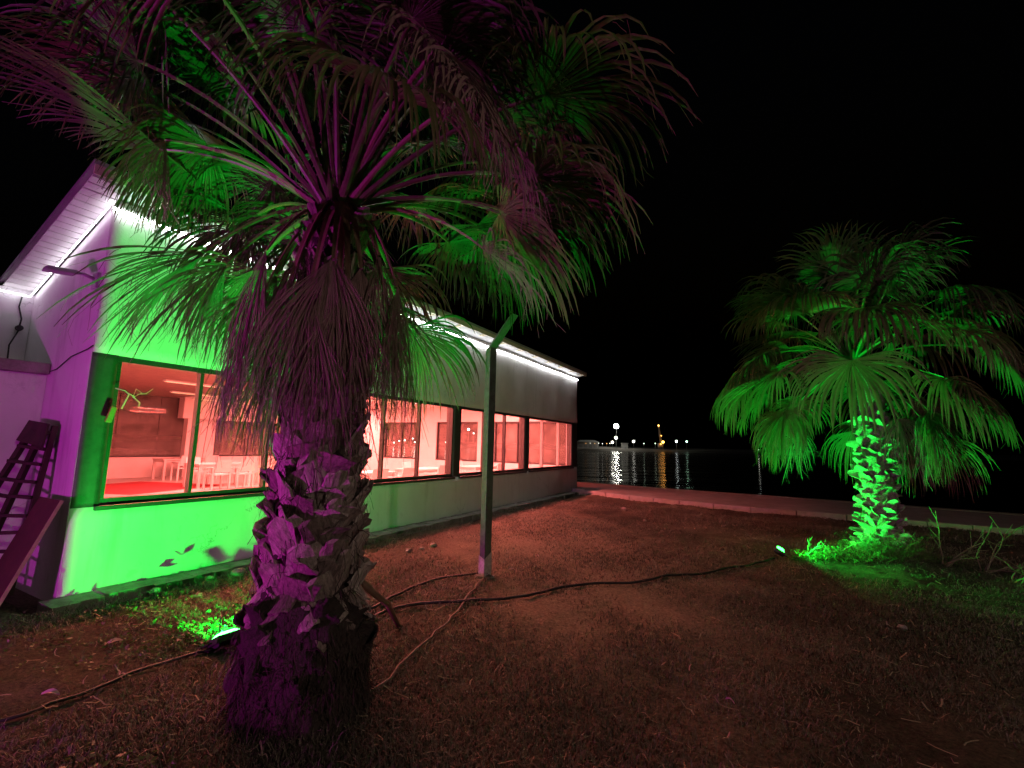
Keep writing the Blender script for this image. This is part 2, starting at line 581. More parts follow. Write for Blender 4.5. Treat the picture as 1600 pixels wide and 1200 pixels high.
px_ = [-60, -20, 0.6, 1.7, 2.6, 3.78, 4.96, 6.45, 8.21, 9.43, 10.59, 14, 20, 60]
n_a = [(x, lerp_line(near_pts, x)) for x in px_]
n_b = [(x + 0.08, y + 0.16) for x, y in n_a]
n_c = [(x + 0.083, y + 0.166) for x, y in n_a]
f_a = [(x + 0.1, lerp_line(far_pts, x + 0.1)) for x in px_]
f_b = [(x + 0.2, y + 0.35) for x, y in f_a]
strip(mb, n_c, f_a, 0.085, -0.3)
tag(mb.build('path', MAT['path']), kind='structure')
ker = empty('kerb_line', (4.96, 13.75, 0))
ker['kind'] = 'structure'
for i in range(2, len(n_a) - 3):
    (x0, y0), (x1, y1) = n_a[i], n_a[i + 1]
    ln = math.hypot(x1 - x0, y1 - y0)
    k = max(1, round(ln / 0.9))
    for j in range(k):
        t0, t1 = j / k, (j + 1) / k - 0.012
        s = MB()
        dz = random.uniform(-0.008, 0.008)
        strip(s, [(x0 + (x1 - x0) * t0, y0 + (y1 - y0) * t0), (x0 + (x1 - x0) * t1, y0 + (y1 - y0) * t1)],
              [(x0 + (x1 - x0) * t0 + 0.08, y0 + (y1 - y0) * t0 + 0.16), (x0 + (x1 - x0) * t1 + 0.08, y0 + (y1 - y0) * t1 + 0.16)],
              0.115 + dz, -0.2)
        for p in range(len(s.v)): s.v[p] = (s.v[p][0] - 4.96, s.v[p][1] - 13.75, s.v[p][2])
        n_ = len(s.f)
        s.f += [(0, 2, 6, 4), (1, 5, 7, 3)]
        s.build('kerb_stone', MAT['kerb'], ker)
strip(qw, f_a, f_b, 0.10, -2.5)
tag(qw.build('quay_wall', MAT['concrete']), kind='structure')
wv = [(-4000, -200, -1.25), (4000, -200, -1.25), (4000, 5000, -1.25), (-4000, 5000, -1.25)]
tag(MB().add(wv, [(0, 1, 2, 3)]).build('sea_water', MAT['water']), kind='structure')

# ------------------------------------------------------------------ the café building (local axes: x along the facade, y = depth, z up)
BROT = R(61.15)
BLOC = (AXW, AYW, 0.0)
bld = empty('cafe_building', BLOC, BROT)
tag(bld, 'long low white building with a row of glowing red windows behind the near palm', 'building')


def W(s, n, z=0.0):
    return Vector((AXW + s * math.sin(AZ) + n * math.cos(AZ), AYW + s * math.cos(AZ) - n * math.sin(AZ), z))


def bb(m, s0, s1, n0, n1, z0, z1):
    return m.box(s0, s1, -n0, -n1, z0, z1)


def bbox(name, m, s0, s1, n0, n1, z0, z1, parent=None, bevel=0.0):
    return bb(MB(), s0, s1, n0, n1, z0, z1).build(name, m, parent or bld, bevel=bevel)


LEN, TH = 14.4, 0.24
ZS, ZW0, ZW1, ZTOP = -0.2, 0.86, 2.49, 4.22


# facade walls with slightly wavy, hand plastered surfaces
def plaster_wall(name, m, s0, s1, z0, z1, n_out, th, ds=0.12, dz=0.12, amp=0.008, ragged=0.0):
    ns, nz = max(2, int((s1 - s0) / ds)), max(2, int((z1 - z0) / dz))
    S = np.linspace(s0, s1, ns + 1)
    Zl = np.linspace(z0, z1, nz + 1)
    SS, ZZ = np.meshgrid(S, Zl)
    ZZ = ZZ.copy()
    nn = n_out + amp * (np.sin(SS * 2.3 + 1.7 * ZZ) * np.sin(1.1 * ZZ + 0.5 * SS) + 0.6 * np.sin(5.1 * SS - 2 * ZZ + 1))
    if ragged:
        ZZ[0] += RNG.uniform(0, ragged, ns + 1)
    front = np.stack([SS, -nn, ZZ], -1).reshape(-1, 3)
    back = front.copy()
    back[:, 1] = -(n_out - th)
    v = np.concatenate([front, back])
    I = np.arange((ns + 1) * (nz + 1)).reshape(nz + 1, ns + 1)
    J = I + (ns + 1) * (nz + 1)
    q = [np.stack([I[:-1, :-1], I[:-1, 1:], I[1:, 1:], I[1:, :-1]], -1).reshape(-1, 4),
         np.stack([J[:-1, :-1], J[1:, :-1], J[1:, 1:], J[:-1, 1:]], -1).reshape(-1, 4),
         np.stack([I[0, :-1], J[0, :-1], J[0, 1:], I[0, 1:]], -1),
         np.stack([I[-1, :-1], I[-1, 1:], J[-1, 1:], J[-1, :-1]], -1),
         np.stack([I[:-1, 0], I[1:, 0], J[1:, 0], J[:-1, 0]], -1),
         np.stack([I[:-1, -1], J[:-1, -1], J[1:, -1], I[1:, -1]], -1)]
    return link(name, np_mesh(name, v, np.concatenate(q), m), bld)


plaster_wall('lower_wall', MAT['facade'], 0, LEN, ZS, ZW0, 0.0, TH)
plaster_wall('upper_wall', MAT['facade'], 0, LEN, ZW1, ZTOP, 0.0, TH)
# pillars painted dark, as on the photo
for s0, s1 in ((0.0, 0.23), (3.0, 3.24), (6.56, 6.82), (10.14, 10.40), (13.93, LEN)):
    plaster_wall('pillar', MAT['dark_paint'], s0 + 0.002, s1 - 0.002, ZW0 + 0.002, ZW1 - 0.002, -0.012, TH - 0.02, 0.05, 0.06, 0.006)
# flaked strip along the foot of the facade and the rough concrete apron
ap = MB()
na = 70
for k in range(na):
    s0, s1 = -0.15 + k * (LEN + 0.2) / na, -0.15 + (k + 1) * (LEN + 0.2) / na
    bb(ap, s0, s1 - 0.001, 0.02, 0.34 + random.uniform(-0.035, 0.03), -0.2, 0.012 + random.uniform(-0.012, 0.012))
ap.build('apron', MAT['concrete'], bld)

bays = [(0.23, 3.0, [1.12, 2.09]), (3.24, 6.56, [4.38, 5.40]), (6.82, 10.14, [7.92, 8.98]), (10.40, 13.93, [11.42, 12.74])]
for bi, (s0, s1, mull) in enumerate(bays):
    fr = MB()
    z0, z1 = ZW0 + 0.004, ZW1 - 0.004
    nf0, nf1 = -0.13, -0.03
    bb(fr, s0, s1, nf0, nf1, z0, z0 + 0.075)
    bb(fr, s0, s1, nf0, nf1, z1 - 0.06, z1)
    bb(fr, s0, s0 + 0.04, nf0, nf1, z0 + 0.077, z1 - 0.062)
    bb(fr, s1 - 0.04, s1, nf0, nf1, z0 + 0.077, z1 - 0.062)
    w = fr.build('window', MAT['frame'], bld)
    sl = MB()
    bb(sl, s0 - 0.05, s1 + 0.03, -0.02, 0.055, ZW0 - 0.035, ZW0 + 0.012)
    sl.build('sill', MAT['frame'], w, bevel=0.004)
    edges = [s0 + 0.04] + mull + [s1 - 0.04]
    for ms in mull:
        mm = MB()
        bb(mm, ms - 0.02, ms + 0.02, -0.125, -0.035, z0 + 0.077, z1 - 0.062)
        mm.build('mullion', MAT['frame'] if bi < 3 else MAT['mullion'], w)
    for a, b in zip(edges, edges[1:]):
        pn = MB()
        bb(pn, a + 0.021, b - 0.021, -0.083, -0.077, z0 + 0.076, z1 - 0.061)
        pn.build('pane', MAT['glass'], w)

# end wall towards the sea, with its own windows
def end_wall():
    s0, s1 = LEN - TH, LEN
    DEEP = -14.4
    bbox('end_wall_base', MAT['inner'], s0 + .001, s1 - .002, DEEP, -TH - .002, ZS, 0.9)
    bbox('end_wall_head', MAT['inner'], s0 + .001, s1 - .002, DEEP, -TH - .002, 2.55, 3.6)
    openings = [(-9.5, -7.45), (-6.45, -4.3), (-3.5, -0.35)]
    prev = DEEP
    for a, b in openings + [(-TH - .002, None)]:
        bbox('end_wall_pier', MAT['inner'], s0 + .001, s1 - .002, prev, a, 0.902, 2.548)
        if b is None: break
        prev = b
        f = MB()
        bb(f, s0 + .05, s1 - .05, a, b, 0.902, 0.96)
        bb(f, s0 + .05, s1 - .05, a, b, 2.49, 2.548)
        bb(f, s0 + .05, s1 - .05, a, a + .05, 0.962, 2.488)
        bb(f, s0 + .05, s1 - .05, b - .05, b, 0.962, 2.488)
        w = f.build('window', MAT['frame'], bld)
        k = 3 if b - a > 3 else 2
        for j in range(1, k):
            c = a + (b - a) * j / k
            x = MB()
            bb(x, s0 + .06, s1 - .06, c - .02, c + .02, 0.962, 2.488)
            x.build('mullion', MAT['frame'], w)
        for j in range(k):
            c0, c1 = a + .05 + (b - a - .1) * j / k + .022, a + .05 + (b - a - .1) * (j + 1) / k - .022
            x = MB()
            bb(x, s0 + .11, s0 + .116, c0, c1, 0.961, 2.489)
            x.build('pane', MAT['sheen_glass'], w)


end_wall()
# hall behind the windows
bbox('hall_floor', MAT['floor'], 0.01, LEN - TH, -14.4, -TH - .002, -0.05, 0.10)
bbox('hall_ceiling', MAT['inner'], 7.6, LEN - TH, -14.4, -TH - .002, 3.2, 3.3)
bbox('shade_ceiling', MAT['shade_ceiling'], 0.24, 7.598, -14.4, -5.0, 3.2, 3.3)
bbox('hall_ceiling', MAT['inner'], 0.24, 7.598, -4.998, -TH - .002, 3.2, 3.3)
bbox('back_wall', MAT['inner'], 0.01, LEN - .01, -14.64, -14.41, -0.05, 0.85)
bbox('back_wall', MAT['inner'], 8.55, 9.2, -14.64, -14.41, 0.851, 3.3)
bbox('back_wall', MAT['inner'], 0.01, LEN - .01, -14.64, -14.41, 3.301, 3.6)
bbox('back_wall', MAT['inner'], 13.2, LEN - .01, -14.64, -14.41, 0.851, 3.3)
for a, b in ((0.2, 4.2), (4.4, 8.5), (9.25, 13.15)):
    f = MB()
    bb(f, a, b, -14.56, -14.48, 0.853, 0.91)
    bb(f, a, b, -14.56, -14.48, 3.22, 3.298)
    bb(f, a, a + .05, -14.56, -14.48, 0.912, 3.218)
    bb(f, b - .05, b, -14.56, -14.48, 0.912, 3.218)
    w = f.build('window', MAT['frame'], bld)
    for j in range(3):
        c0, c1 = a + .05 + (b - a - .1) * j / 3 + .01, a + .05 + (b - a - .1) * (j + 1) / 3 - .01
        x = MB()
        bb(x, c0, c1, -14.523, -14.517, 0.911, 3.219)
        x.build('pane', MAT['sheen_glass'], w)
bbox('column', MAT['inner'], 7.84, 8.12, -14.2, -13.9, 0.10, 2.38, bevel=0.01)
bbox('beam', MAT['inner'], 7.62, 13.0, -14.25, -13.85, 2.382, 3.198)
bbox('side_inner_wall', MAT['inner'], -0.02, 0.22, -14.4, -2.3, -0.1, 3.6)

# side wall: follows the sloping roof, no windows
sw = MB()
NB = -2.0
pr = [(-0.03, ZS), (-0.03, 4.12), (NB, 3.38), (NB - 0.25, 3.38), (NB - 0.25, ZS)]
for s_ in (0.0, 0.22):
    sw.v += [(s_ - 0.004, -n, z) for n, z in pr]
k = len(pr)
sw.f += [tuple(range(k)), tuple(range(2 * k - 1, k - 1, -1))] + [(i, (i + 1) % k, k + (i + 1) % k, k + i)[::-1] for i in range(k)]
sw.build('side_wall', MAT['side'], bld)

# roof: slopes down from the facade, overhangs the left end on a slatted soffit
SL = (4.13 - 3.38) / 2.0


def roof_z(n): return 4.27 + SL * n if n > -2.3 else 4.27 + SL * -2.3


rf = MB()
for (n0, n1) in ((0.30, -2.3), (-2.3, -14.8)):
    z0, z1 = roof_z(n0), roof_z(n1)
    vs = []
    for s_ in (-0.31, LEN + 0.22):
        vs += [(s_, -n0, z0), (s_, -n1, z1), (s_, -n1, z1 + 0.05), (s_, -n0, z0 + 0.05)]
    rf.add(vs, [(0, 1, 5, 4), (3, 7, 6, 2), (0, 4, 7, 3), (1, 2, 6, 5), (0, 3, 2, 1), (4, 5, 6, 7)])
roof = rf.build('roof', MAT['roof'], bld)
for s0 in np.arange(-0.30, LEN + 0.2, 3.02):      # lengths of cream fascia board
    s1 = min(s0 + 3.01, LEN + 0.21)
    bbox('fascia_board', MAT['fascia'], float(s0), float(s1), 0.272, 0.297, 4.28, 4.385)
for s0 in np.arange(0.35, LEN, 1.0):
    bbox('rafter_tail', MAT['fascia'], float(s0), float(s0) + 0.07, 0.012, 0.270, 4.285, 4.345)
# slats of the soffit, one by one
ns = 27
for i in range(ns):
    n0 = 0.26 - i * (2.75 / ns)
    n1 = n0 - 2.75 / ns + 0.018
    z0, z1 = 4.16 + SL * n0, 4.16 + SL * n1
    m = MB()
    vs = []
    dz = random.uniform(-0.004, 0.004)
    for s_ in (-0.30, -0.008):
        vs += [(s_, -n0, z0 + dz), (s_, -n1, z1 + dz), (s_, -n1, z1 + 0.02 + dz), (s_, -n0, z0 + 0.02 + dz)]
    m.add(vs, [(0, 1, 5, 4), (3, 7, 6, 2), (0, 4, 7, 3), (1, 2, 6, 5), (0, 3, 2, 1), (4, 5, 6, 7)])
    m.build('soffit_slat', MAT['soffit'], bld)

# the lower annex on the left
anx = empty('annex_building', BLOC, BROT)
tag(anx, 'flat roofed annex with purple lit walls and a jutting ledge left of the white building', 'building')
bbox('upper_wall', MAT['side'], -6.0, -0.006, NB - 0.25, NB, 2.43, 3.42, anx)
bbox('ledge', MAT['concrete'], -6.0, -0.008, NB + 0.001, -1.06, 2.30, 2.428, anx, bevel=0.015)
bbox('lower_wall', MAT['side'], -6.0, -0.008, -1.4, -1.15, -0.2, 2.298, anx)
bbox('roof', MAT['roof'], -6.0, -0.49, -8.0, NB + 0.02, 3.425, 3.50, anx)
vent = MB().tube([(-0.10, -NB - 0.05, 2.93), (-0.10, -NB + 0.02, 2.93)], 0.035, 12).build('socket', MAT['lamp_body'], anx)
MB().tube([(-0.45, -NB - 0.05, 2.80), (-0.45, -NB + 0.02, 2.80)], 0.035, 12).build('socket', MAT['lamp_body'], anx)

# white light strips under the eaves
def led(name, pts, label, rad=0.008, m_='led_side'):
    m = MB()
    P = []
    for a, b in zip(pts, pts[1:]):
        a, b = Vector(a), Vector(b)
        k = max(1, int((b - a).length / 0.7))
        for i in range(k): P.append(a.lerp(b, i / k) + Vector((0, 0, random.uniform(-0.008, 0.008))))
    P.append(Vector(pts[-1]))
    m.tube(P, rad, 6)
    o = m.build(name, MAT[m_], None, True)
    tot = (Vector(pts[-1]) - Vector(pts[0])).length
    dv = (Vector(pts[-1]) - Vector(pts[0])).normalized()
    for i in range(int(tot / 0.62)):
        c = Vector(pts[0]) + dv * (0.3 + i * 0.62 + random.uniform(-.05, .05))
        MB().bar(c - dv * 0.011, c + dv * 0.011, rad * 2.9, rad * 2.9).build('clip', MAT['plastic'], o)
    tag(o, label, 'light strip', 'white light strips under the eaves')
    return o


led('light_strip', [W(-0.02, 0.03, 4.10), W(LEN, 0.03, 4.13)], 'white glowing light strip along the long window front under the roof edge', 0.012, 'led')
led('light_strip', [W(-0.055, 0.02, 4.09), W(-0.055, NB + 0.06, 3.35)], 'white glowing light strip sloping down the side wall under the slatted soffit')
led('light_strip', [W(-0.06, NB + 0.06, 3.35), W(-4.5, NB + 0.06, 3.37)], 'white glowing light strip along the top of the annex wall')

# cable on the annex wall, wire along the side wall
c = MB()
c.tube([W(-0.12, NB + .02, 3.33), W(-0.13, NB + .015, 3.2), W(-0.09, NB + .015, 3.05), W(-0.10, NB + .015, 2.93)], 0.008, 6)
c.tube([W(-0.10, NB + .015, 2.90), W(-0.16, NB + .015, 2.7), W(-0.15, NB + .015, 2.44)], 0.008, 6)
tag(c.build('wall_cable', MAT['rubber'], None, True), 'thin dark cable hanging down the annex wall past a black socket', 'cable')
c = MB()
c.tube([W(-0.02, -1.05, 2.33), W(-0.02, -0.85, 2.35), W(-0.02, -0.5, 2.47), W(-0.02, -0.1, 2.52), W(-0.02, 0.02, 2.55)], 0.006, 6)
tag(c.build('wall_wire', MAT['rubber'], None, True), 'thin wire strung across the purple side wall to the window corner', 'wire')

# ------------------------------------------------------------------ lamp on the side wall
lamp = empty('wall_lamp', W(-0.0, -0.13, 3.3), BROT)
tag(lamp, 'small flat lamp head on a short arm fixed to the purple side wall', 'lamp')
MB().box(-0.04, 0.0, -0.06, 0.06, -0.11, 0.07).build('bracket', MAT['lamp_grey'], lamp, bevel=0.006)
MB().tube([(-0.04, 0, 0.0), (-0.12, 0.03, 0.03), (-0.2, 0.06, 0.03)], 0.018, 8).build('arm', MAT['lamp_grey'], lamp, True)
hd = MB()
hd.add([(-0.18, -0.02, 0.0), (-0.18, 0.13, 0.0), (-0.42, 0.16, -0.02), (-0.42, 0.0, -0.02),
        (-0.18, 0.0, 0.05), (-0.18, 0.11, 0.05), (-0.41, 0.14, 0.03), (-0.41, 0.02, 0.03)],
       [(0, 3, 2, 1), (4, 5, 6, 7), (0, 1, 5, 4), (1, 2, 6, 5), (2, 3, 7, 6), (3, 0, 4, 7)])
hd.build('lamp_head', MAT['lamp_grey'], lamp, bevel=0.008)

# loose wire with a dangling box in front of the first window
hw = empty('hanging_wire', W(0.24, 0.10, 2.10), BROT)
tag(hw, 'loose yellowish wire with a dangling plug box in front of the first window', 'wire')
MB().tube([(-0.03, 0.05, 0.02), (0.04, 0, 0.0), (0.08, 0, -0.04), (0.03, 0, -0.2)], 0.007, 6).build('wire', MAT['scrap'], hw, True)
MB().tube([(0.06, 0, -0.02), (0.13, -0.01, -0.06), (0.19, -0.01, -0.01), (0.14, 0, 0.03), (0.12, 0, -0.06), (0.19, 0, -0.12), (0.18, 0, -0.17)], 0.007, 6).build('wire', MAT['scrap'], hw, True)
MB().tube([(0.15, -0.01, -0.03), (0.24, 0, -0.01), (0.30, 0, 0.05)], 0.005, 6).build('wire', MAT['scrap'], hw, True)
MB().box(-0.025, 0.03, -0.02, 0.02, -0.36, -0.19).build('plug_box', simple('yellowed_plastic', (0.34, 0.17, 0.05)), hw, bevel=0.008, rot=(0, R(12), 0))

# ------------------------------------------------------------------ hall lights and furniture
def ceiling_light(s, n, ls, label, col, strength, power):
    p = W(s, n, 3.15)
    e = empty('ceiling_light', p, BROT)
    tag(e, label, 'light', 'ceiling lights in the hall')
    MB().box(-ls / 2 - .03, ls / 2 + .03, -0.09, 0.09, 0.0, 0.045).build('housing', MAT['plastic'], e)
    MB().box(-ls / 2, ls / 2, -0.06, 0.06, -0.012, -0.001).build('diffuser', emit('diffuser_glow', col, strength), e)
    if power:
        ld = bpy.data.lights.new('hall_light', 'AREA')
        ld.shape = 'RECTANGLE'
        ld.size, ld.size_y = ls, 0.3
        ld.energy = power
        ld.color = ROOM_RED
        lo = link('hall_light', ld, e)
        lo.location = (0, 0, -0.03)
    return e


for i, (s, n) in enumerate(((2.2, -2.2), (5.6, -2.4), (8.8, -2.2), (12.0, -2.4), (10.5, -6.5), (5.5, -8.3), (12.2, -10.5))):
    ceiling_light(s, n, 2.2, ['red ceiling light over the first window bay', 'red ceiling light over the second window bay',
                              'red ceiling light over the third window bay', 'red ceiling light over the last window bay',
                              'red ceiling light in the middle of the hall', 'red ceiling light strip nearest of those seen in the first window',
                              'red ceiling light in the far corner of the hall'][i],
                  (1.0, 0.42, 0.22), 1.6, P_ROOM)
ceiling_light(7.6, -11.6, 3.0, 'middle glowing ceiling strip seen through the first window', (1.0, 0.45, 0.22), 1.5, 0)
ceiling_light(9.2, -13.6, 2.8, 'lowest glowing ceiling strip seen through the first window above the beam', (1.0, 0.45, 0.22), 1.5, 0)
dl = MB().tube([W(11.18, -5.04, 3.19), W(11.18, -5.04, 3.06)], 0.11, 14).build('round_downlight', emit('downlight_glow', (1, 0.7, 0.6), 6), None, True)
tag(dl, 'small round bright downlight at the top of the second window bay', 'light')


def chair_parts():
    P = {}
    m = MB().box(-0.23, 0.23, -0.22, 0.22, 0.42, 0.455)
    P['seat'] = m.mesh('seat', MAT['plastic'])
    m = MB()
    m.add([(-0.23, 0.22, 0.52), (0.23, 0.22, 0.52), (0.23, 0.25, 0.52), (-0.23, 0.25, 0.52),
           (-0.22, 0.30, 0.88), (0.22, 0.30, 0.88), (0.22, 0.33, 0.88), (-0.22, 0.33, 0.88)],
          [(0, 3, 2, 1), (4, 5, 6, 7), (0, 1, 5, 4), (1, 2, 6, 5), (2, 3, 7, 6), (3, 0, 4, 7)])
    P['backrest'] = m.mesh('backrest', MAT['plastic'])
    P['armrest'] = MB().box(-0.03, 0.03, -0.22, 0.26, 0.62, 0.65).mesh('armrest', MAT['plastic'])
    P['leg'] = MB().box(-0.025, 0.025, -0.025, 0.025, 0.0, 0.63).mesh('leg', MAT['plastic'])
    return P


CH = chair_parts()


def chair(s, n, rz, label):
    e = empty('chair', W(s, n, 0.10), BROT + rz)
    tag(e, label, 'chair', 'white chairs in the hall')
    link('seat', CH['seat'], e)
    link('backrest', CH['backrest'], e)
    for x in (-1, 1):
        link('armrest', CH['armrest'], e, loc=(x * 0.25, 0, 0))
        for y in (-1, 1):
            link('leg', CH['leg'], e, loc=(x * 0.25, y * 0.21 + 0.01, 0))
    return e


TT = MB().box(-0.85, 0.85, -0.42, 0.42, 0.70, 0.74).mesh('tabletop', MAT['plastic'])
TL = MB().box(-0.035, 0.035, -0.035, 0.035, 0.0, 0.70).mesh('leg', MAT['plastic'])
TA = MB().box(-0.78, 0.78, -0.36, 0.36, 0.62, 0.70).mesh('apron_frame', MAT['plastic'])


def table(s, n, rz, label):
    e = empty('table', W(s, n, 0.10), BROT + rz)
    tag(e, label, 'table', 'white tables in the hall')
    link('tabletop', TT, e)
    link('apron_frame', TA, e)
    for x in (-1, 1):
        for y in (-1, 1):
            link('leg', TL, e, loc=(x * 0.78, y * 0.37, 0))
    return e


table(6.6, -9.2, R(0), 'white table behind two chair backs in the first window')
ob = MB().box(-0.14, 0.14, -0.1, 0.1, 0.0, 0.24).build('orange_box', simple('orange_card', (0.55, 0.22, 0.05)), None, bevel=0.01, loc=W(6.0, -2.8, 0.842), rot=(0, 0, BROT + 0.3))
tag(ob, 'small orange box standing on the table behind the second window bay', 'box')
table(7.4, -13.0, R(0), 'white table at the far back of the hall by the column')
table(6.6, -2.9, R(0), 'white table close behind the second window bay')
table(9.4, -3.2, R(0), 'white table behind the third window bay')
table(12.3, -3.0, R(0), 'white table behind the last window bay')
table(10.2, -9.2, R(90), 'white table in the middle of the hall behind the trunk')
for s, n, rz, lb in ((6.05, -8.3, 180, 'left of two white chairs with its back to the first window'),
                     (6.75, -8.25, 180, 'right of two white chairs with its back to the first window'),
                     (7.0, -12.2, 180, 'shaded chair at the far table by the column'),
                     (7.9, -12.3, 180, 'second chair at the far table under the beam'),
                     (6.4, -10.1, 0, 'white chair on the far side of the table in the first window'),
                     (8.3, -9.2, 90, 'white chair at the end of the table beside the palm trunk'),
                     (6.2, -2.1, 180, 'white chair with its back close to the second window bay'),
                     (7.1, -2.1, 180, 'white chair beside the dark pillar after the second bay'),
                     (6.6, -3.8, 0, 'white chair on the far side of the second bay table'),
                     (9.0, -2.4, 180, 'white chair with its back to the third window bay'),
                     (9.9, -4.0, 0, 'white chair on the far side of the third bay table'),
                     (12.0, -2.2, 180, 'white chair with its back to the last window bay'),
                     (12.7, -3.9, 0, 'white chair on the far side of the last bay table')):
    chair(s, n, R(rz + random.uniform(-8, 8)), lb)
cp = MB()  # red sheet painting the shaded floor area that only red light reaches
cp.box(-1.6, 1.6, -1.6, 1.6, 0.0, 0.012)
o = cp.build('shade_sheet', MAT['shade_sheet'], None, loc=W(4.9, -10.4, 0.101), rot=(0, 0, BROT + R(20)))
tag(o, 'flat red sheet painting the red-lit shade on the hall floor behind the first window', 'shade_sheet')

# ------------------------------------------------------------------ ladder and board leaning in the corner
lad = empty('wooden_ladder', W(-0.3, -0.7, 0.0), BROT)
tag(lad, 'dark weathered wooden ladder leaning in the purple corner beside the annex', 'ladder')


def loc_(s_, n_, z_): return Vector((s_ + 0.3, -(n_ + 0.7), z_))


RAILS = [(loc_(-0.22, -0.48, 0), loc_(-0.05, -0.55, 1.70)), (loc_(-0.50, -0.60, 0), loc_(-0.06, -0.78, 1.72)), (loc_(-0.74, -0.72, 0), loc_(-0.06, -1.04, 1.74))]
for a_, b_ in RAILS:
    MB().bar(a_, b_, 0.055, 0.045).build('rail', MAT['wood_dark'], lad)
for k in range(10):
    t = 0.05 + k * 0.1
    for (a0_, b0_), (a1_, b1_) in zip(RAILS, RAILS[1:]):
        off = Vector((-0.025, -0.01, 0.012 * (k % 2)))
        MB().bar(a0_.lerp(b0_, t) + off, a1_.lerp(b1_, t + random.uniform(-.01, .01)) + off, 0.045, 0.03).build('rung', MAT['wood_dark'], lad)
tp = MB()
q = [RAILS[0][0].lerp(RAILS[0][1], t) + Vector((-0.05, -0.02, 0)) for t in (0.86, 1.01)] + [RAILS[2][0].lerp(RAILS[2][1], t) + Vector((-0.05, 0.02, 0)) for t in (1.01, 0.88)]
tp.add(q + [p + Vector((-0.02, 0, 0.005)) for p in q], [(0, 3, 2, 1), (4, 5, 6, 7), (0, 1, 5, 4), (1, 2, 6, 5), (2, 3, 7, 6), (3, 0, 4, 7)])
tp.build('top_plate', MAT['wood_dark'], lad)

brd = empty('leaning_board', W(-0.5, -0.2, 0.0), BROT)
tag(brd, 'reddish brown board with a pale edge leaning against the side wall', 'board')
bp = MB()
a0, a1 = Vector((0.06, 0, -0.02)), Vector((0.42, 0, 0.95))
nrm = Vector((-0.94, 0, 0.34))
vs = []
for off in (0.0, 0.035):
    for a, y in ((a0, -0.26), (a1, -0.26), (a1, 0.26), (a0, 0.26)):
        vs.append(a + Vector((0, y, 0)) + nrm * off)
bp.add(vs, [(0, 3, 2, 1), (4, 5, 6, 7), (0, 1, 5, 4), (1, 2, 6, 5), (2, 3, 7, 6), (3, 0, 4, 7)])
bp.build('panel', MAT['board'], brd, bevel=0.003)
ed = MB()
vs = []
for off in (0.003, 0.032):
    for a, y in ((a0, -0.268), (a1, -0.268), (a1, -0.2605), (a0, -0.2605)):
        vs.append(a + Vector((0, y, 0)) + nrm * off)
ed.add(vs, [(0, 3, 2, 1), (4, 5, 6, 7), (0, 1, 5, 4), (1, 2, 6, 5), (2, 3, 7, 6), (3, 0, 4, 7)])
ed.build('edge_strip', MAT['board_edge'], brd)

# ------------------------------------------------------------------ bent steel post
post = empty('bent_post', (-0.28, 5.9, 0.0), R(53))
tag(post, 'square steel fence post with a bent top arm standing in front of the windows', 'post')
m = MB()
hx, hy = 0.066, 0.040
ring = [(-hx, -hy), (hx, -hy), (hx, hy), (-hx, hy)]
vs = [(x, y, -0.25) for x, y in ring] + [(x, y, 2.83 - 0.55 * y) for x, y in ring]
m.add(vs, [(0, 3, 2, 1), (0, 1, 5, 4), (1, 2, 6, 5), (2, 3, 7, 6), (3, 0, 4, 7)])
tip = Vector((0.12, -0.26, 3.27))
m.v += [(tip.x + x, tip.y + y * 0.85, tip.z - 0.55 * y) for x, y in ring]
m.f += [(4, 5, 9, 8), (5, 6, 10, 9), (6, 7, 11, 10), (7, 4, 8, 11), (8, 9, 10, 11)]
m.build('steel_tube', MAT['steel'], post, bevel=0.005)
fb = MB()
ztop = [0.22, 0.30, 0.2, 0.26]
r2_ = [(x * 1.07, y * 1.1) for x, y in ring]
vs = [(x, y, -0.05) for x, y in r2_] + [(x, y, z) for (x, y), z in zip(r2_, ztop)]
fb.add(vs, [(0, 1, 5, 4), (1, 2, 6, 5), (2, 3, 7, 6), (3, 0, 4, 7), (4, 5, 6, 7)])
fb.build('painted_foot', MAT['white_paint'], post)
MB().tube([(0, 0, -0.06), (0, 0, 0.02), (0.01, 0, 0.035)], [0.14, 0.12, 0.07], 9).build('concrete_collar', MAT['concrete'], post)


# ------------------------------------------------------------------ palms
def bez(p0, p1, p2, t): return p0 * (1 - t) ** 2 + p1 * 2 * t * (1 - t) + p2 * t * t


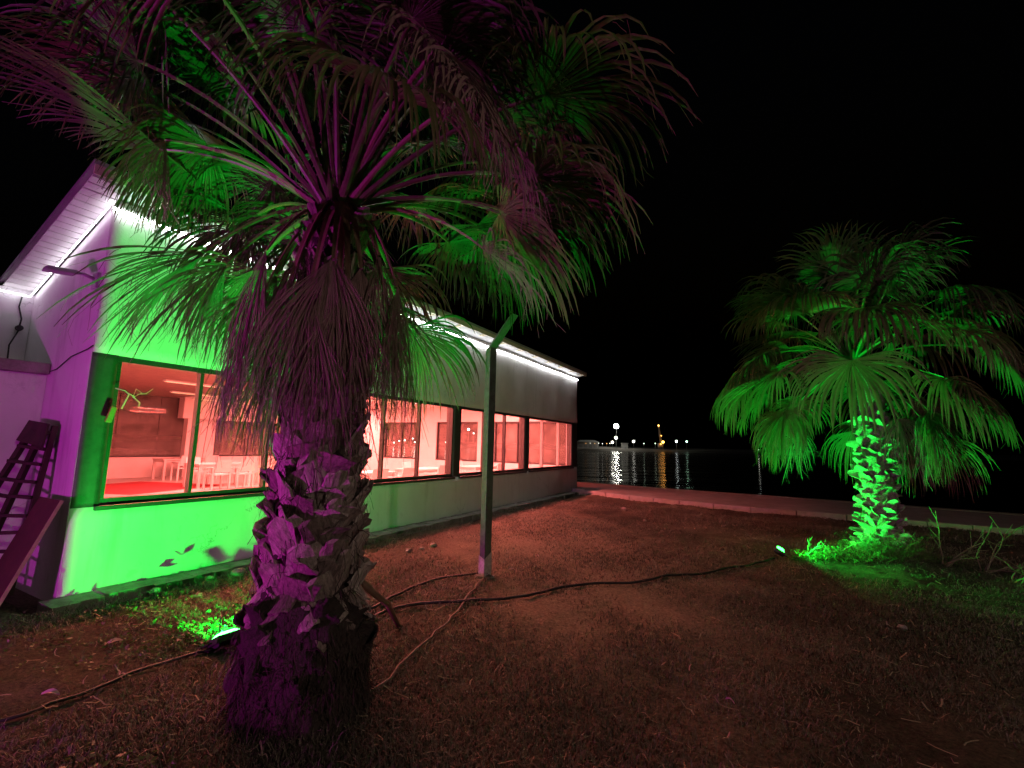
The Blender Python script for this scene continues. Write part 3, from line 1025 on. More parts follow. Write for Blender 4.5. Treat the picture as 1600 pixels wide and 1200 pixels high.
def stalk_mesh(p0, p1, p2, w0, w1, m):
    K, NS = 10, 6
    pts = [bez(p0, p1, p2, i / (K - 1)) for i in range(K)]
    vs, fs = [], []
    for i, p in enumerate(pts):
        d = (pts[min(i + 1, K - 1)] - pts[max(i - 1, 0)]).normalized()
        s = d.cross(Vector((0, 0, 1)))
        s = s.normalized() if s.length > 0.05 else Vector((1, 0, 0))
        u = s.cross(d).normalized()
        w = w0 + (w1 - w0) * (i / (K - 1)) ** 0.6
        for (a, b) in ((-1, 0.25), (-0.6, -0.35), (0, -0.55), (0.6, -0.35), (1, 0.25), (0, 0.0)):
            vs.append(p + s * a * w + u * b * w)
    for i in range(K - 1):
        for k in range(NS):
            k2 = (k + 1) % NS
            fs.append((i * NS + k, i * NS + k2, (i + 1) * NS + k2, (i + 1) * NS + k))
    fs.append(tuple(range(NS - 1, -1, -1)))
    fs.append(tuple((K - 1) * NS + k for k in range(NS)))
    # small hooked teeth along both margins
    for i in range(1, K - 2):
        for j in range(3):
            t = (i + j / 3) / (K - 1)
            p = bez(p0, p1, p2, t)
            d = (bez(p0, p1, p2, t + 0.02) - p).normalized()
            s = d.cross(Vector((0, 0, 1)))
            s = s.normalized() if s.length > 0.05 else Vector((1, 0, 0))
            w = w0 + (w1 - w0) * t ** 0.6
            for sg in (-1, 1):
                b = len(vs)
                vs += [p + s * sg * w * 0.95, p + s * sg * w * 0.95 + d * 0.012, p + s * sg * (w + 0.009) - d * 0.003]
                fs.append((b, b + 1, b + 2))
    return MB().add(vs, fs).mesh('frond', m, False)


def blade_mesh(H, a, n, Rad, spread, nseg, droop, m, split=0.47, cup=0.12, thread=True, sag=0.25, ragged=False):
    """one fan leaf: pleated segments fused near the stalk, split and hanging towards their tips"""
    a = a.normalized()
    n = (n - a * n.dot(a)).normalized()
    t = n.cross(a)
    dth = spread / nseg
    K = 9
    V, F = [], []
    g = Vector((0, 0, -1))
    thr = []
    for i in range(nseg):
        th = -spread / 2 + dth * (i + 0.5) + random.uniform(-0.2, 0.2) * dth
        L = Rad * (0.80 + 0.20 * math.cos(th)) * random.uniform(0.88, 1.05)
        if random.random() < 0.05: L *= random.uniform(0.5, 0.8)
        if ragged: L *= random.uniform(0.55, 1.12)
        d = (a * math.cos(th) + t * math.sin(th) + n * cup * (abs(math.sin(th)) - 0.3)).normalized()
        p = H + d * 0.015
        sp = split * random.uniform(0.85, 1.2)
        wmax = L * sp * math.tan(dth / 2) * 1.06
        jit = Vector((random.gauss(0, 1), random.gauss(0, 1), random.gauss(0, 0.6))) * (0.55 if ragged else 0.24)
        dr = droop * random.uniform(0.6, 1.4)
        fj, oj = random.uniform(0.5, 1.25), random.gauss(0, 0.006)
        base = len(V)
        for k in range(K):
            u = k / (K - 1)
            if u <= sp: w = wmax * u / sp
            else: w = wmax * max(0.0, 1 - (u - sp) / (1 - sp)) ** 0.55
            w = max(w, 0.0012)
            sv = n.cross(d)
            sv = sv.normalized() if sv.length > 1e-3 else t
            nn = d.cross(sv).normalized()
            fold = fj + 0.4 * max(0, u - sp)
            e = nn * (w * fold + oj * min(1.0, u * 4))
            V += [p - sv * w + e, p + nn * (oj * min(1.0, u * 4)), p + sv * w + e]
            if k < K - 1:
                b = base + 3 * k
                F += [(b, b + 1, b + 4, b + 3), (b + 1, b + 2, b + 5, b + 4)]
            step = L / (K - 1)
            amt = sag * 0.25 if u < sp * 0.7 else dr * (0.4 + 1.3 * (u - sp * 0.7))
            d = (d + (g * amt + jit * max(0, u - sp * 0.6)) * (1.0 / (K - 1)) * 2.0).normalized()
            p = p + d * step
            if thread and k in (4, 5) and random.random() < (0.7 if ragged else 0.28): thr.append((Vector(p), Vector(d)))
    for p, d in thr:
        dd = (d * 0.5 + g * 0.6 + Vector((random.gauss(0, .35), random.gauss(0, .35), random.gauss(0, .2)))).normalized()
        l = random.uniform(0.12, 0.32)
        sv = dd.cross(Vector((random.random(), random.random(), 0.2))).normalized() * 0.0016
        q = [p]
        for k in range(4):
            dd = (dd + g * 0.3 + Vector((random.gauss(0, .3), random.gauss(0, .3), random.gauss(0, .2)))).normalized()
            q.append(q[-1] + dd * l / 4)
        b = len(V)
        for x in q: V += [x - sv, x + sv]
        for k in range(4): F.append((b + 2 * k, b + 2 * k + 1, b + 2 * k + 3, b + 2 * k + 2))
    va = np.array([tuple(v) for v in V], dtype=np.float32)
    return np_mesh('blade', va, np.array(F, dtype=np.int32), m)


def radial_normal(a, radial):
    t = Vector((0, 0, 1)).cross(radial).normalized()
    return a.cross(t).normalized()


def add_frond(root, P0, P1, P2, a, Rad, spread, nseg, droop, kind, split=0.47, cup=0.12, sag=0.25, normal=None):
    mleaf = {'green': MAT['green_leaf'], 'pale': MAT['pale_leaf'], 'dead': MAT['dead_leaf']}[kind]
    mst = MAT['petiole_dead'] if kind == 'dead' else MAT['petiole']
    fr = link('dead_frond' if kind == 'dead' else 'frond', stalk_mesh(P0, P1, P2, 0.034, 0.013, mst), root)
    rad = Vector((P2.x - P0.x, P2.y - P0.y, 0))
    rad = rad.normalized() if rad.length > 0.05 else Vector((1, 0, 0))
    nrm = normal or radial_normal(a, rad)
    link('blade', blade_mesh(P2, a, nrm, Rad, spread, nseg, droop, mleaf, split, cup, True, sag, kind == 'dead'), fr)
    return fr


def auto_frond(root, C, phi, e, Lp, kind, Rad=0.95, nseg=56):
    rad = Vector((math.cos(phi), math.sin(phi), 0))
    d0 = rad * math.cos(e) + Vector((0, 0, 1)) * math.sin(e)
    P0 = C + rad * 0.09 + Vector((0, 0, -0.12 if e < 0 else 0.0))
    P1 = P0 + d0 * Lp * 0.55
    sg = (0.10 + 0.20 * max(0, math.cos(e)))
    P2 = P0 + d0 * Lp * 0.97 + Vector((0, 0, -Lp * sg))
    a = ((P2 - P1).normalized() + Vector((random.gauss(0, .14), random.gauss(0, .14), random.uniform(-0.4, -0.05) if e < R(40) else random.uniform(-0.2, 0.1)))).normalized()
    if e < R(-25): a = (a + Vector((0, 0, -0.9))).normalized()
    hang = e < R(-20)
    return add_frond(root, P0, P1, P2, a, Rad * random.uniform(0.9, 1.1), R(150 if hang else random.uniform(190, 235)), nseg,
                     random.uniform(0.7, 2.7) * (1.25 if kind != 'green' else 1.0), kind,
                     split=0.38 if hang else 0.47, cup=0.15 if not hang else 0.35)


def leaf_base_meshes():
    out = []
    for v in range(8):
        rr = random.Random(50 + v)
        w0, w1, l = rr.uniform(0.075, 0.10), rr.uniform(0.04, 0.075), rr.uniform(0.18, 0.27)
        nu, nv = 5, 5
        V, F = [], []
        skew = rr.uniform(-0.06, 0.06)
        for side in (0, 1):
            for j in range(nv):
                q = j / (nv - 1)
                for i in range(nu):
                    u = -1 + 2 * i / (nu - 1)
                    w = w0 + (w1 - w0) * q
                    x = u * w + skew * q * q
                    y = q * l * (1 + (0.07 * rr.uniform(-1, 1) + skew * u * 2.5 - 0.10 * abs(u) if j == nv - 1 else 0))
                    z = -0.035 * u * u * (1 - 0.4 * q) + 0.012 * math.sin(3 * q + v) + (0.020 * (1 - 0.4 * q) if side else 0)
                    V.append((x, y, z + 0.05 * q * q))
        m = nu * nv
        for j in range(nv - 1):
            for i in range(nu - 1):
                a, b, c, d = j * nu + i, j * nu + i + 1, (j + 1) * nu + i + 1, (j + 1) * nu + i
                F.append((a, d, c, b))
                F.append((m + a, m + b, m + c, m + d))
        ring = [i for i in range(nu)] + [j * nu + nu - 1 for j in range(1, nv)] + [(nv - 1) * nu + i for i in range(nu - 2, -1, -1)] + [j * nu for j in range(nv - 2, 0, -1)]
        for p, q in zip(ring, ring[1:] + ring[:1]): F.append((p, q, m + q, m + p))
        out.append(MB().add(V, F).mesh('leaf_base', MAT['boot']))
    return out


BOOTS = leaf_base_meshes()
ROTTEN = []
for b_ in BOOTS[:4]:
    c_ = b_.copy()
    c_.materials.clear()
    c_.materials.append(MAT['fibre'])
    ROTTEN.append(c_)


def trunk_mesh(profile, seed, rough):
    rr = np.random.default_rng(seed)
    na, zs = 64, np.arange(profile[0][0], profile[-1][0] + 0.001, 0.035)
    pz = [p[0] for p in profile]
    pr = [p[1] for p in profile]
    A_ = np.linspace(0, 2 * math.pi, na, endpoint=False)
    r = np.interp(zs, pz, pr)[:, None] * np.ones(na)[None, :]
    ph = rr.uniform(0, 6.28, 12)
    for k in range(12):
        r += rough * 0.35 * np.sin((k % 5 + 1) * A_[None, :] + (2 + k) * zs[:, None] * 1.7 + ph[k]) / (1 + k * 0.25)
    r += rr.normal(0, rough * 0.35, r.shape)
    V = np.stack([r * np.cos(A_), r * np.sin(A_), zs[:, None] * np.ones(na)[None, :]], -1).reshape(-1, 3)
    I = np.arange(len(zs) * na).reshape(len(zs), na)
    J = np.roll(I, -1, axis=1)
    q = np.stack([I[:-1], J[:-1], J[1:], I[1:]], -1).reshape(-1, 4)
    return np_mesh('trunk', V, q, MAT['fibre'], True), (lambda z: float(np.interp(z, pz, pr)))


def put_boot(trunk, z, phi, rz, tilt, roll, scale, down=False):
    # local plate: x across, y along its length, z outwards
    rad = Vector((math.cos(phi), math.sin(phi), 0))
    tan = Vector((-math.sin(phi), math.cos(phi), 0))
    upv = Vector((0, 0, -1 if down else 1))
    y = (upv * math.cos(tilt) + rad * math.sin(tilt)).normalized()
    y = (y * math.cos(roll) + tan * math.sin(roll)).normalized()
    zv = (rad - y * rad.dot(y)).normalized()
    x = y.cross(zv)
    mt = Matrix((x, y, zv)).transposed().to_4x4()
    mt.translation = rad * (rz - 0.02) + Vector((0, 0, z))
    o = link('leaf_base', random.choice(BOOTS), trunk)
    o.matrix_local = mt @ Matrix.Diagonal((scale[0], scale[1], scale[2], 1))
    return o


# ---- the near palm
PB = Vector((-1.22, 3.0, 0.0))
palm = empty('palm_tree', PB)
tag(palm, 'tall fan palm close to the camera with purple lit trunk and drooping fronds', 'palm tree', 'fan palms in the yard')
tm, rad_at = trunk_mesh([(-0.15, 0.42), (0.05, 0.375), (0.22, 0.34), (0.40, 0.345), (0.58, 0.31), (0.72, 0.235), (1.2, 0.21), (1.8, 0.19), (2.5, 0.17), (3.1, 0.15), (3.25, 0.08)], 3, 0.042)
trunk = link('trunk', tm, palm)
k = 0
z = 0.66
while z < 2.3:
    phi = k * 2.39996 + random.uniform(-0.2, 0.2)
    put_boot(trunk, z, phi, rad_at(z) + random.uniform(0, 0.03), R(random.uniform(4, 19)), R(random.uniform(-34, 34)), (random.uniform(1.0, 1.5), random.uniform(0.8, 1.1), 1))
    z += 0.0085
    k += 1
for i in range(34):           # curled, torn bases hanging over the fibrous foot
    phi = i * 2 * math.pi / 34 + random.uniform(-0.1, 0.1)
    put_boot(trunk, random.uniform(0.62, 0.76), phi, 0.26, R(random.uniform(12, 38)), R(random.uniform(-30, 30)), (1.0, random.uniform(0.5, 0.9), 1), down=True)
for i in range(22):           # rotten bases still sticking to the foot
    phi = i * 2.39996 + random.uniform(-.3, .3)
    zb = random.uniform(0.10, 0.58)
    b_ = put_boot(trunk, zb, phi, rad_at(zb) + 0.01, R(random.uniform(2, 13)), R(random.uniform(-40, 40)), (random.uniform(0.8, 1.5), random.uniform(0.5, 1.0), 1), down=random.random() < 0.3)
    b_.data = ROTTEN[i % len(ROTTEN)]
for i in range(26):
    phi = i * 2.39996
    z = random.uniform(2.3, 3.0)
    put_boot(trunk, z, phi, rad_at(z), R(random.uniform(10, 25)), R(random.uniform(-20, 20)), (0.9, 1.2, 1))


def strands(name, root, n, z0, z1, rad_f, ln, m, seed):
    rr = np.random.default_rng(seed)
    V, F = [], []
    for i in range(n):
        phi, z = rr.uniform(0, 2 * math.pi), rr.uniform(z0, z1)
        r = rad_f(z) + 0.012
        p = Vector((r * math.cos(phi), r * math.sin(phi), z))
        d = Vector((math.cos(phi) * 0.5 + rr.normal(0, .5), math.sin(phi) * 0.5 + rr.normal(0, .5), -0.4 + rr.normal(0, .6))).normalized()
        sv = d.cross(Vector((rr.normal(), rr.normal(), rr.normal()))).normalized() * 0.0022
        b = len(V)
        for k in range(5):
            V += [p - sv, p + sv]
            rad = Vector((math.cos(phi), math.sin(phi), 0))
            d = (d + Vector((0, 0, -0.45)) - rad * 0.18 + Vector((rr.normal(0, .2), rr.normal(0, .2), 0))).normalized()
            p = p + d * ln * rr.uniform(0.6, 1.2) / 4
        for k in range(4): F.append((b + 2 * k, b + 2 * k + 1, b + 2 * k + 3, b + 2 * k + 2))
    o = link(name, np_mesh(name, np.array([tuple(v) for v in V], dtype=np.float32), np.array(F, dtype=np.int32), m), root)
    o['kind'] = 'stuff'
    return o


strands('root_fibre', palm, 2600, 0.02, 0.72, rad_at, 0.16, MAT['strand'], 5)
strands('trunk_fibre', palm, 1500, 0.7, 2.9, lambda z: rad_at(z) + 0.03, 0.2, MAT['strand'], 6)
# broken stalk that leans from the trunk to the soil
MB().tube([Vector((0.18, 0.42, 0.62)), Vector((0.25, 0.95, 0.30)), Vector((0.29, 1.3, -0.03))], [0.028, 0.024, 0.02], 7).build('broken_stalk', MAT['petiole_dead'], palm, True)

CR = Vector((0.0, 0.0, 3.22))       # crown centre, local


def spec(H, axis, Rad, spread, kind, droop, bow=0.25, split=0.47, cup=0.12, nseg=60, sag=0.25, normal=None):
    """a frond whose leaf begins at world point H"""
    H = Vector(H) - PB
    rad = Vector((H.x, H.y, 0))
    rad = rad.normalized() if rad.length > 0.05 else Vector((0, -1, 0))
    P0 = CR + rad * 0.09 + Vector((0, 0, random.uniform(-0.1, 0.03)))
    mid = (P0 + H) / 2 + Vector((0, 0, bow * (H - P0).length))
    add_frond(palm, P0, mid, H, Vector(axis).normalized(), Rad, R(spread), nseg, droop, kind, split, cup, sag, Vector(normal) if normal else None)


# fronds of the near palm set one by one from the photograph: leaf start, leaf axis, size, spread, kind, droop
spec((-2.40, 2.88, 3.52), (-0.9, 0.02, 0.42), 1.05, 165, 'green', 0.45, 0.18)
spec((-2.15, 2.60, 4.25), (-0.6, -0.15, 0.6), 1.0, 210, 'green', 1.0, 0.08)
spec((-2.45, 3.20, 3.95), (-0.8, 0.2, 0.35), 1.0, 210, 'green', 1.2, 0.12)
spec((-1.30, 2.40, 4.40), (-0.1, -0.4, 0.7), 1.0, 215, 'green', 1.3, 0.03)
spec((-0.85, 2.55, 4.30), (0.25, -0.3, 0.6), 1.0, 215, 'green', 1.4, 0.05)
spec((-2.25, 2.45, 3.80), (-0.7, -0.3, 0.55), 1.0, 190, 'green', 0.9, 0.2)
spec((-1.92, 2.72, 2.74), (-0.66, -0.15, -0.62), 0.82, 120, 'dead', 0.7, 0.22, 0.55, 0.25)
spec((-1.86, 2.85, 2.72), (-0.45, -0.05, -0.85), 0.75, 120, 'dead', 0.8, 0.22, 0.5, 0.25)
spec((-1.53, 2.70, 2.46), (-0.30, -0.12, -1.0), 0.95, 75, 'dead', 2.2, 0.3, 0.34, 0.1)
spec((-1.06, 2.58, 2.66), (-0.02, -0.12, -1.0), 1.0, 80, 'dead', 1.8, 0.3, 0.40, 0.1)
spec((-0.98, 2.62, 2.50), (0.05, -0.08, -1.0), 1.05, 60, 'dead', 2.2, 0.3, 0.34, 0.1)
spec((-1.32, 2.62, 2.55), (-0.12, -0.08, -1.0), 1.0, 60, 'dead', 2.2, 0.3, 0.34, 0.1)
spec((-0.77, 2.92, 2.62), (0.12, -0.05, -1.0), 0.95, 65, 'dead', 2.2, 0.3, 0.34, 0.1)
spec((-1.75, 3.15, 2.65), (-0.3, 0.1, -1.0), 0.80, 120, 'dead', 1.6, 0.35, 0.34, 0.35)
spec((-1.0, 3.5, 2.7), (0.1, 0.3, -1.0), 0.80, 140, 'dead', 1.6, 0.35, 0.34, 0.35)
spec((-0.22, 3.05, 2.95), (0.75, 0.0, -0.40), 0.66, 200, 'dead', 1.8, 0.28)
spec((0.10, 2.90, 3.38), (0.95, -0.05, -0.10), 0.95, 215, 'pale', 2.0, 0.22)
spec((-0.05, 3.20, 3.30), (0.9, 0.15, -0.15), 0.95, 215, 'green', 2.0, 0.22)
spec((-0.24, 2.45, 3.62), (0.35, -0.25, -0.65), 0.95, 140, 'dead', 1.8, 0.22)
spec((-0.45, 2.35, 3.85), (0.3, -0.3, -0.6), 0.9, 140, 'dead', 1.8, 0.2)
spec((-0.60, 2.22, 3.86), (0.45, -0.55, 0.15), 1.0, 215, 'green', 2.2, 0.2)
spec((-0.68, 2.18, 3.40), (0.35, -0.6, -0.35), 0.95, 190, 'pale', 2.4, 0.25)
spec((0.15, 2.60, 3.75), (0.8, -0.2, 0.10), 1.0, 215, 'pale', 2.2, 0.18)
spec((-2.30, 3.75, 3.45), (-0.65, 0.4, -0.40), 0.95, 210, 'green', 1.8, 0.22)
spec((-2.05, 4.10, 3.00), (-0.5, 0.5, -0.6), 0.9, 200, 'green', 1.8, 0.3)
spec((-0.60, 3.95, 3.40), (0.4, 0.6, -0.2), 0.8, 210, 'green', 1.4, 0.2)
spec((-1.50, 2.55, 4.05), (-0.2, -0.35, 0.75), 0.95, 215, 'green', 1.4, 0.05)
spec((-1.08, 2.35, 4.15), (0.05, -0.45, 0.7), 0.95, 215, 'green', 1.6, 0.05)
spec((-1.95, 2.2, 3.95), (-0.5, -0.5, 0.4), 1.0, 215, 'green', 1.8, 0.15)
spec((-1.55, 1.95, 3.85), (-0.2, -0.8, 0.1), 1.0, 215, 'pale', 2.0, 0.2)
spec((-2.30, 2.78, 3.52), (0.05, -0.1, -1.0), 0.50, 90, 'dead', 1.2, 0.2, 0.4, 0.3)
spec((-2.55, 2.75, 3.95), (-0.85, 0.05, 0.05), 0.80, 190, 'pale', 1.5, 0.15)
spec((-2.25, 3.10, 3.72), (-0.6, 0.1, -0.5), 0.80, 190, 'pale', 1.8, 0.2)
spec((-2.45, 3.30, 3.85), (-0.5, 0.0, -0.7), 0.8, 150, 'pale', 1.6, 0.2)
spec((-2.75, 3.50, 3.92), (-0.4, 0.0, -0.8), 0.75, 140, 'pale', 1.6, 0.2)
spec((-2.00, 3.55, 3.72), (-0.6, 0.4, -0.35), 0.85, 200, 'green', 1.7, 0.2)
spec((-1.90, 2.60, 4.15), (-0.6, -0.2, 0.55), 1.0, 210, 'pale', 1.4, 0.1)
spec((-1.70, 3.30, 4.25), (-0.4, 0.2, 0.6), 1.0, 210, 'green', 1.6, 0.08)
spec((-0.75, 2.70, 4.15), (0.4, -0.25, 0.5), 1.0, 215, 'pale', 1.9, 0.08)
spec((-0.30, 3.15, 4.00), (0.7, 0.1, 0.35), 1.0, 215, 'pale', 2.0, 0.12)

# the shaggy skirt of dead leaves round the upper trunk
for i, phi in enumerate((-1.75, -1.45, -2.75, -2.55, -0.45, -0.2, 0.7, 1.6, 2.4, -2.2, -2.95, 3.05, -0.8, -1.1)):
    rr_ = random.uniform(0.28, 0.48)
    H = PB + Vector((rr_ * math.cos(phi), rr_ * math.sin(phi), random.uniform(2.40, 2.80)))
    spec(H, (0.18 * math.cos(phi), 0.18 * math.sin(phi), -1.0), random.uniform(0.8, 1.1), random.uniform(45, 75), 'dead', random.uniform(1.6, 2.6), 0.3, 0.34, 0.1, 40)

for i in range(42):
    phi = i * 2.39996 + 0.5
    e = R(80 - 100 * (i / 41) ** 0.95 + random.uniform(-6, 6))
    az = math.degrees(phi) % 360
    if e < R(48) and 150 < az < 345: continue          # the photograph shows a gap here, towards the viewer and left
    if e < R(12) and (az < 75 or az > 330): continue   # clear of the bent post
    auto_frond(palm, CR, phi, e, random.uniform(1.05, 1.3), 'green' if i < 24 else 'pale', 0.98)

# ---- the far palm
PB2 = Vector((5.81, 7.42, 0.0))
palm2 = empty('palm_tree', PB2)
tag(palm2, 'free standing fan palm at the right lit green from its foot', 'palm tree', 'fan palms in the yard')
tm2, rad2 = trunk_mesh([(-0.15, 0.36), (0.1, 0.32), (0.3, 0.25), (0.6, 0.22), (1.2, 0.205), (2.0, 0.19), (2.8, 0.15), (3.0, 0.08)], 9, 0.025)
tm2.materials[0] = MAT['boot']
trunk2 = link('trunk', tm2, palm2)
z, k = 0.12, 0
while z < 2.2:
    phi = k * 2.39996 + random.uniform(-0.25, 0.25)
    put_boot(trunk2, z, phi, rad2(z), R(random.uniform(28, 75)), R(random.uniform(-40, 40)), (random.uniform(0.5, 1.05), random.uniform(0.3, 0.85), random.uniform(0.4, 0.9)))
    z += 0.0085
    k += 1
strands('trunk_fibre', palm2, 500, 0.1, 2.6, rad2, 0.16, MAT['strand'], 16)
CR2 = Vector((-0.22, 0.0, 3.15))
for i in range(66):
    phi = i * 2.39996 + 1.1
    e = R(86 - 132 * (i / 65) ** 1.0 + random.uniform(-13, 13))
    phi += random.uniform(-0.3, 0.3)
    off = abs((math.degrees(phi) - 232 + 180) % 360 - 180)
    if e < R(-2) and off < 34: continue                 # the trunk stays in view from the yard
    auto_frond(palm2, CR2, phi, e, random.uniform(1.15, 1.7) * (1 if e > 0 else 0.85), 'green' if i < 22 else ('pale' if i < 58 else 'dead'), 1.12 if e > 0 else 0.95, 48)


# ------------------------------------------------------------------ floodlights
def floodlight(loc, aim, power, col, label, lens_col, lens_strength, size=0.17, spread=None, src=None, door=None):
    loc, aim = Vector(loc), Vector(aim)
    d = (aim - loc).normalized()
    e = empty('floodlight', loc)
    q = d.to_track_quat('Y', 'Z')
    e.rotation_mode = 'QUATERNION'
    e.rotation_quaternion = q
    tag(e, label, 'floodlight', 'small floodlights on the ground')
    w, h_ = size, size * 0.72
    m = MB()
    m.add([(-w * .7, -0.05, -h_ * .7), (w * .7, -0.05, -h_ * .7), (w * .7, -0.05, h_ * .7), (-w * .7, -0.05, h_ * .7),
           (-w / 1.8, 0.0, -h_ / 1.8), (w / 1.8, 0.0, -h_ / 1.8), (w / 1.8, 0.0, h_ / 1.8), (-w / 1.8, 0.0, h_ / 1.8)],
          [(0, 1, 2, 3), (4, 7, 6, 5), (0, 4, 5, 1), (1, 5, 6, 2), (2, 6, 7, 3), (3, 7, 4, 0)])
    for i in range(5):
        x = -w * .55 + i * w * .275
        m.box(x - .004, x + .004, -0.075, -0.0505, -h_ * .6, h_ * .6)
    m.build('housing', MAT['lamp_body'], e)
    MB().add([(-w / 2, 0.001, -h_ / 2), (w / 2, 0.001, -h_ / 2), (w / 2, 0.001, h_ / 2), (-w / 2, 0.001, h_ / 2), (-w / 3.2, 0.022, -h_ / 3.2), (w / 3.2, 0.022, -h_ / 3.2), (w / 3.2, 0.022, h_ / 3.2), (-w / 3.2, 0.022, h_ / 3.2)], [(4, 7, 6, 5), (0, 4, 5, 1), (1, 5, 6, 2), (2, 6, 7, 3), (3, 7, 4, 0)]).build('lens', emit('lens_glow', lens_col, lens_strength), e)
    br = MB()
    br.bar((-w * .75, -0.03, 0), (-w * .75, -0.03, -h_ * .95), 0.008, 0.03)
    br.bar((w * .75, -0.03, 0), (w * .75, -0.03, -h_ * .95), 0.008, 0.03)
    br.bar((-w * .78, -0.03, -h_ * .95), (w * .78, -0.03, -h_ * .95), 0.008, 0.03)
    br.build('bracket', MAT['lamp_body'], e)
    ld = bpy.data.lights.new('flood_light', 'AREA')
    ld.shape = 'RECTANGLE'
    ld.size, ld.size_y = (src, src) if src else (w, h_)
    ld.energy = power
    ld.color = col
    if spread: ld.spread = R(spread)
    lo = link('flood_light', ld, e)
    lo.location = (0, 0.026, 0)
    if door:                                # upright flap added to block the light on one side
        inv = (Matrix.Translation(loc) @ q.to_matrix().to_4x4()).inverted()
        a, b = Vector(door[0]), Vector(door[1])
        nn_ = (b - a).cross(Vector((0, 0, 1))).normalized() * 0.003
        vs_ = []
        for z0_, z1_ in ((0.0, 0.145),):
            for o_ in (nn_, -nn_):
                vs_ += [inv @ (loc + a + o_ + Vector((0, 0, z0_))), inv @ (loc + b + o_ + Vector((0, 0, z0_))),
                        inv @ (loc + b + o_ + Vector((0, 0, z1_))), inv @ (loc + a + o_ + Vector((0, 0, z1_)))]
        MB().add(vs_, [(0, 1, 2, 3), (7, 6, 5, 4), (0, 4, 5, 1), (1, 5, 6, 2), (2, 6, 7, 3), (3, 7, 4, 0)]).build('light_flap', MAT['lamp_body'], e)
    lo.rotation_euler = (R(90), 0, 0)       # area lights shine along -Z, the lamp faces +Y
    return e


FL1 = Vector((-2.17, 3.80, 0.10))
fd = (W(-0.04, 0.0) - FL1)
fd.z = 0
fd.normalize()
fl_left = Vector((-fd.y, fd.x, 0))
floodlight(FL1, FL1 + Vector((-0.38, 0.24, 0.85)), P_FLOOD, GREEN, 'small floodlight glowing green on the ground beside the near palm trunk', (0.06, 1.0, 0.14), 14.0, 0.16, None, 0.004,
           (fd * 0.0 + fl_left * 0.055, fd * 0.085 - fl_left * 0.002))
FL2 = Vector((4.16, 7.30, 0.12))
floodlight(FL2, FL2 + Vector((0.42, -0.22, 0.88)), P_FLOOD_FAR, GREEN, 'small floodlight glowing green on the ground left of the far palm', (0.02, 1.0, 0.05), 20.0, 0.15, 170)
floodlight((-5.3, -0.8, 0.16), (-2.2, 3.4, 1.9), P_MAGENTA, MAGENTA, 'small magenta floodlight on the ground out of the picture on the left', (1.0, 0.2, 0.9), 20.0, 0.2, 105)


sl_ = empty('fill_lamp', (7.0, -6.0, 0.0))  # lamp added behind the viewer as weak fill, none is known there
tag(sl_, 'tall fill lamp added behind the viewer and lighting the yard weakly', 'fill lamp')
MB().tube([(0, 0, -0.2), (0, 0, 0.3), (0, 0, 5.6)], [0.09, 0.07, 0.045], 10).build('pole', MAT['tower'], sl_, True)
MB().tube([(0, 0, 5.55), (-0.1, 0.2, 5.85), (-0.35, 0.7, 5.95)], 0.03, 8).build('arm', MAT['tower'], sl_, True)
MB().box(-0.55, -0.25, 0.6, 1.15, 5.93, 6.02).build('lamp_head', MAT['lamp_grey'], sl_, bevel=0.02)
MB().box(-0.52, -0.28, 0.65, 1.1, 5.915, 5.928).build('lens', emit('fill_lens', (1.0, 0.80, 0.72), 20), sl_)
ld = bpy.data.lights.new('fill_light', 'POINT')
ld.energy = P_FILL
ld.color = (1.0, 0.74, 0.66)
ld.shadow_soft_size = 0.15
lo = link('fill_light', ld, sl_)
lo.location = (-0.4, 0.88, 5.74)


# ------------------------------------------------------------------ cables on the ground
def cable(pts, rad, m, name, label, cat='cable', jitter=0.02):
    P = [Vector((x, y, 0)) for x, y in pts]
    out = []
    for i in range(len(P) - 1):
        p0, p1, p2, p3 = P[max(i - 1, 0)], P[i], P[i + 1], P[min(i + 2, len(P) - 1)]
        n = max(3, int((p2 - p1).length / 0.12))
        for k in range(n):
            t = k / n
            q = 0.5 * ((2 * p1) + (p2 - p0) * t + (2 * p0 - 5 * p1 + 4 * p2 - p3) * t * t + (3 * p1 - p0 - 3 * p2 + p3) * t ** 3)
            q += Vector((random.gauss(0, jitter), random.gauss(0, jitter), 0)) * 0.5
            q.z = hump(q.x, q.y) + rad * 0.9 + 0.012
            out.append(q)
    q = P[-1]
    q.z = hump(q.x, q.y) + rad + 0.012
    out.append(q)
    return tag(MB().tube(out, rad, 7).build(name, m, None, True), label, cat)


cable([(-1.30, 4.55), (-1.06, 5.2), (-0.71, 5.75), (-0.36, 5.96)], 0.014, MAT['rubber'], 'ground_cable', 'short black cable on the grass from the near trunk to the steel post')
cable([(-1.20, 4.35), (-1.06, 4.66), (-0.59, 4.85), (-0.08, 5.01), (0.41, 5.36), (0.96, 5.71), (1.57, 5.74), (1.96, 5.98), (2.51, 6.16), (3.13, 6.59), (4.06, 7.22)], 0.015, MAT['rubber'], 'ground_cable', 'long black cable snaking across the grass to the far green floodlight')
cable([(-0.29, 5.76), (-0.43, 4.89), (-0.56, 4.24), (-0.71, 3.64), (-0.83, 3.2), (-0.93, 3.0)], 0.010, MAT['tan_hose'], 'garden_hose', 'thin tan hose running from the steel post to the near trunk', 'hose')
cable([(-3.3, 2.5), (-2.79, 2.79), (-2.69, 2.97), (-2.53, 3.34), (-2.34, 3.61), (-2.2, 3.72)], 0.010, MAT['rubber'], 'ground_cable', 'black cable in the grass at the left leading to the near green floodlight')

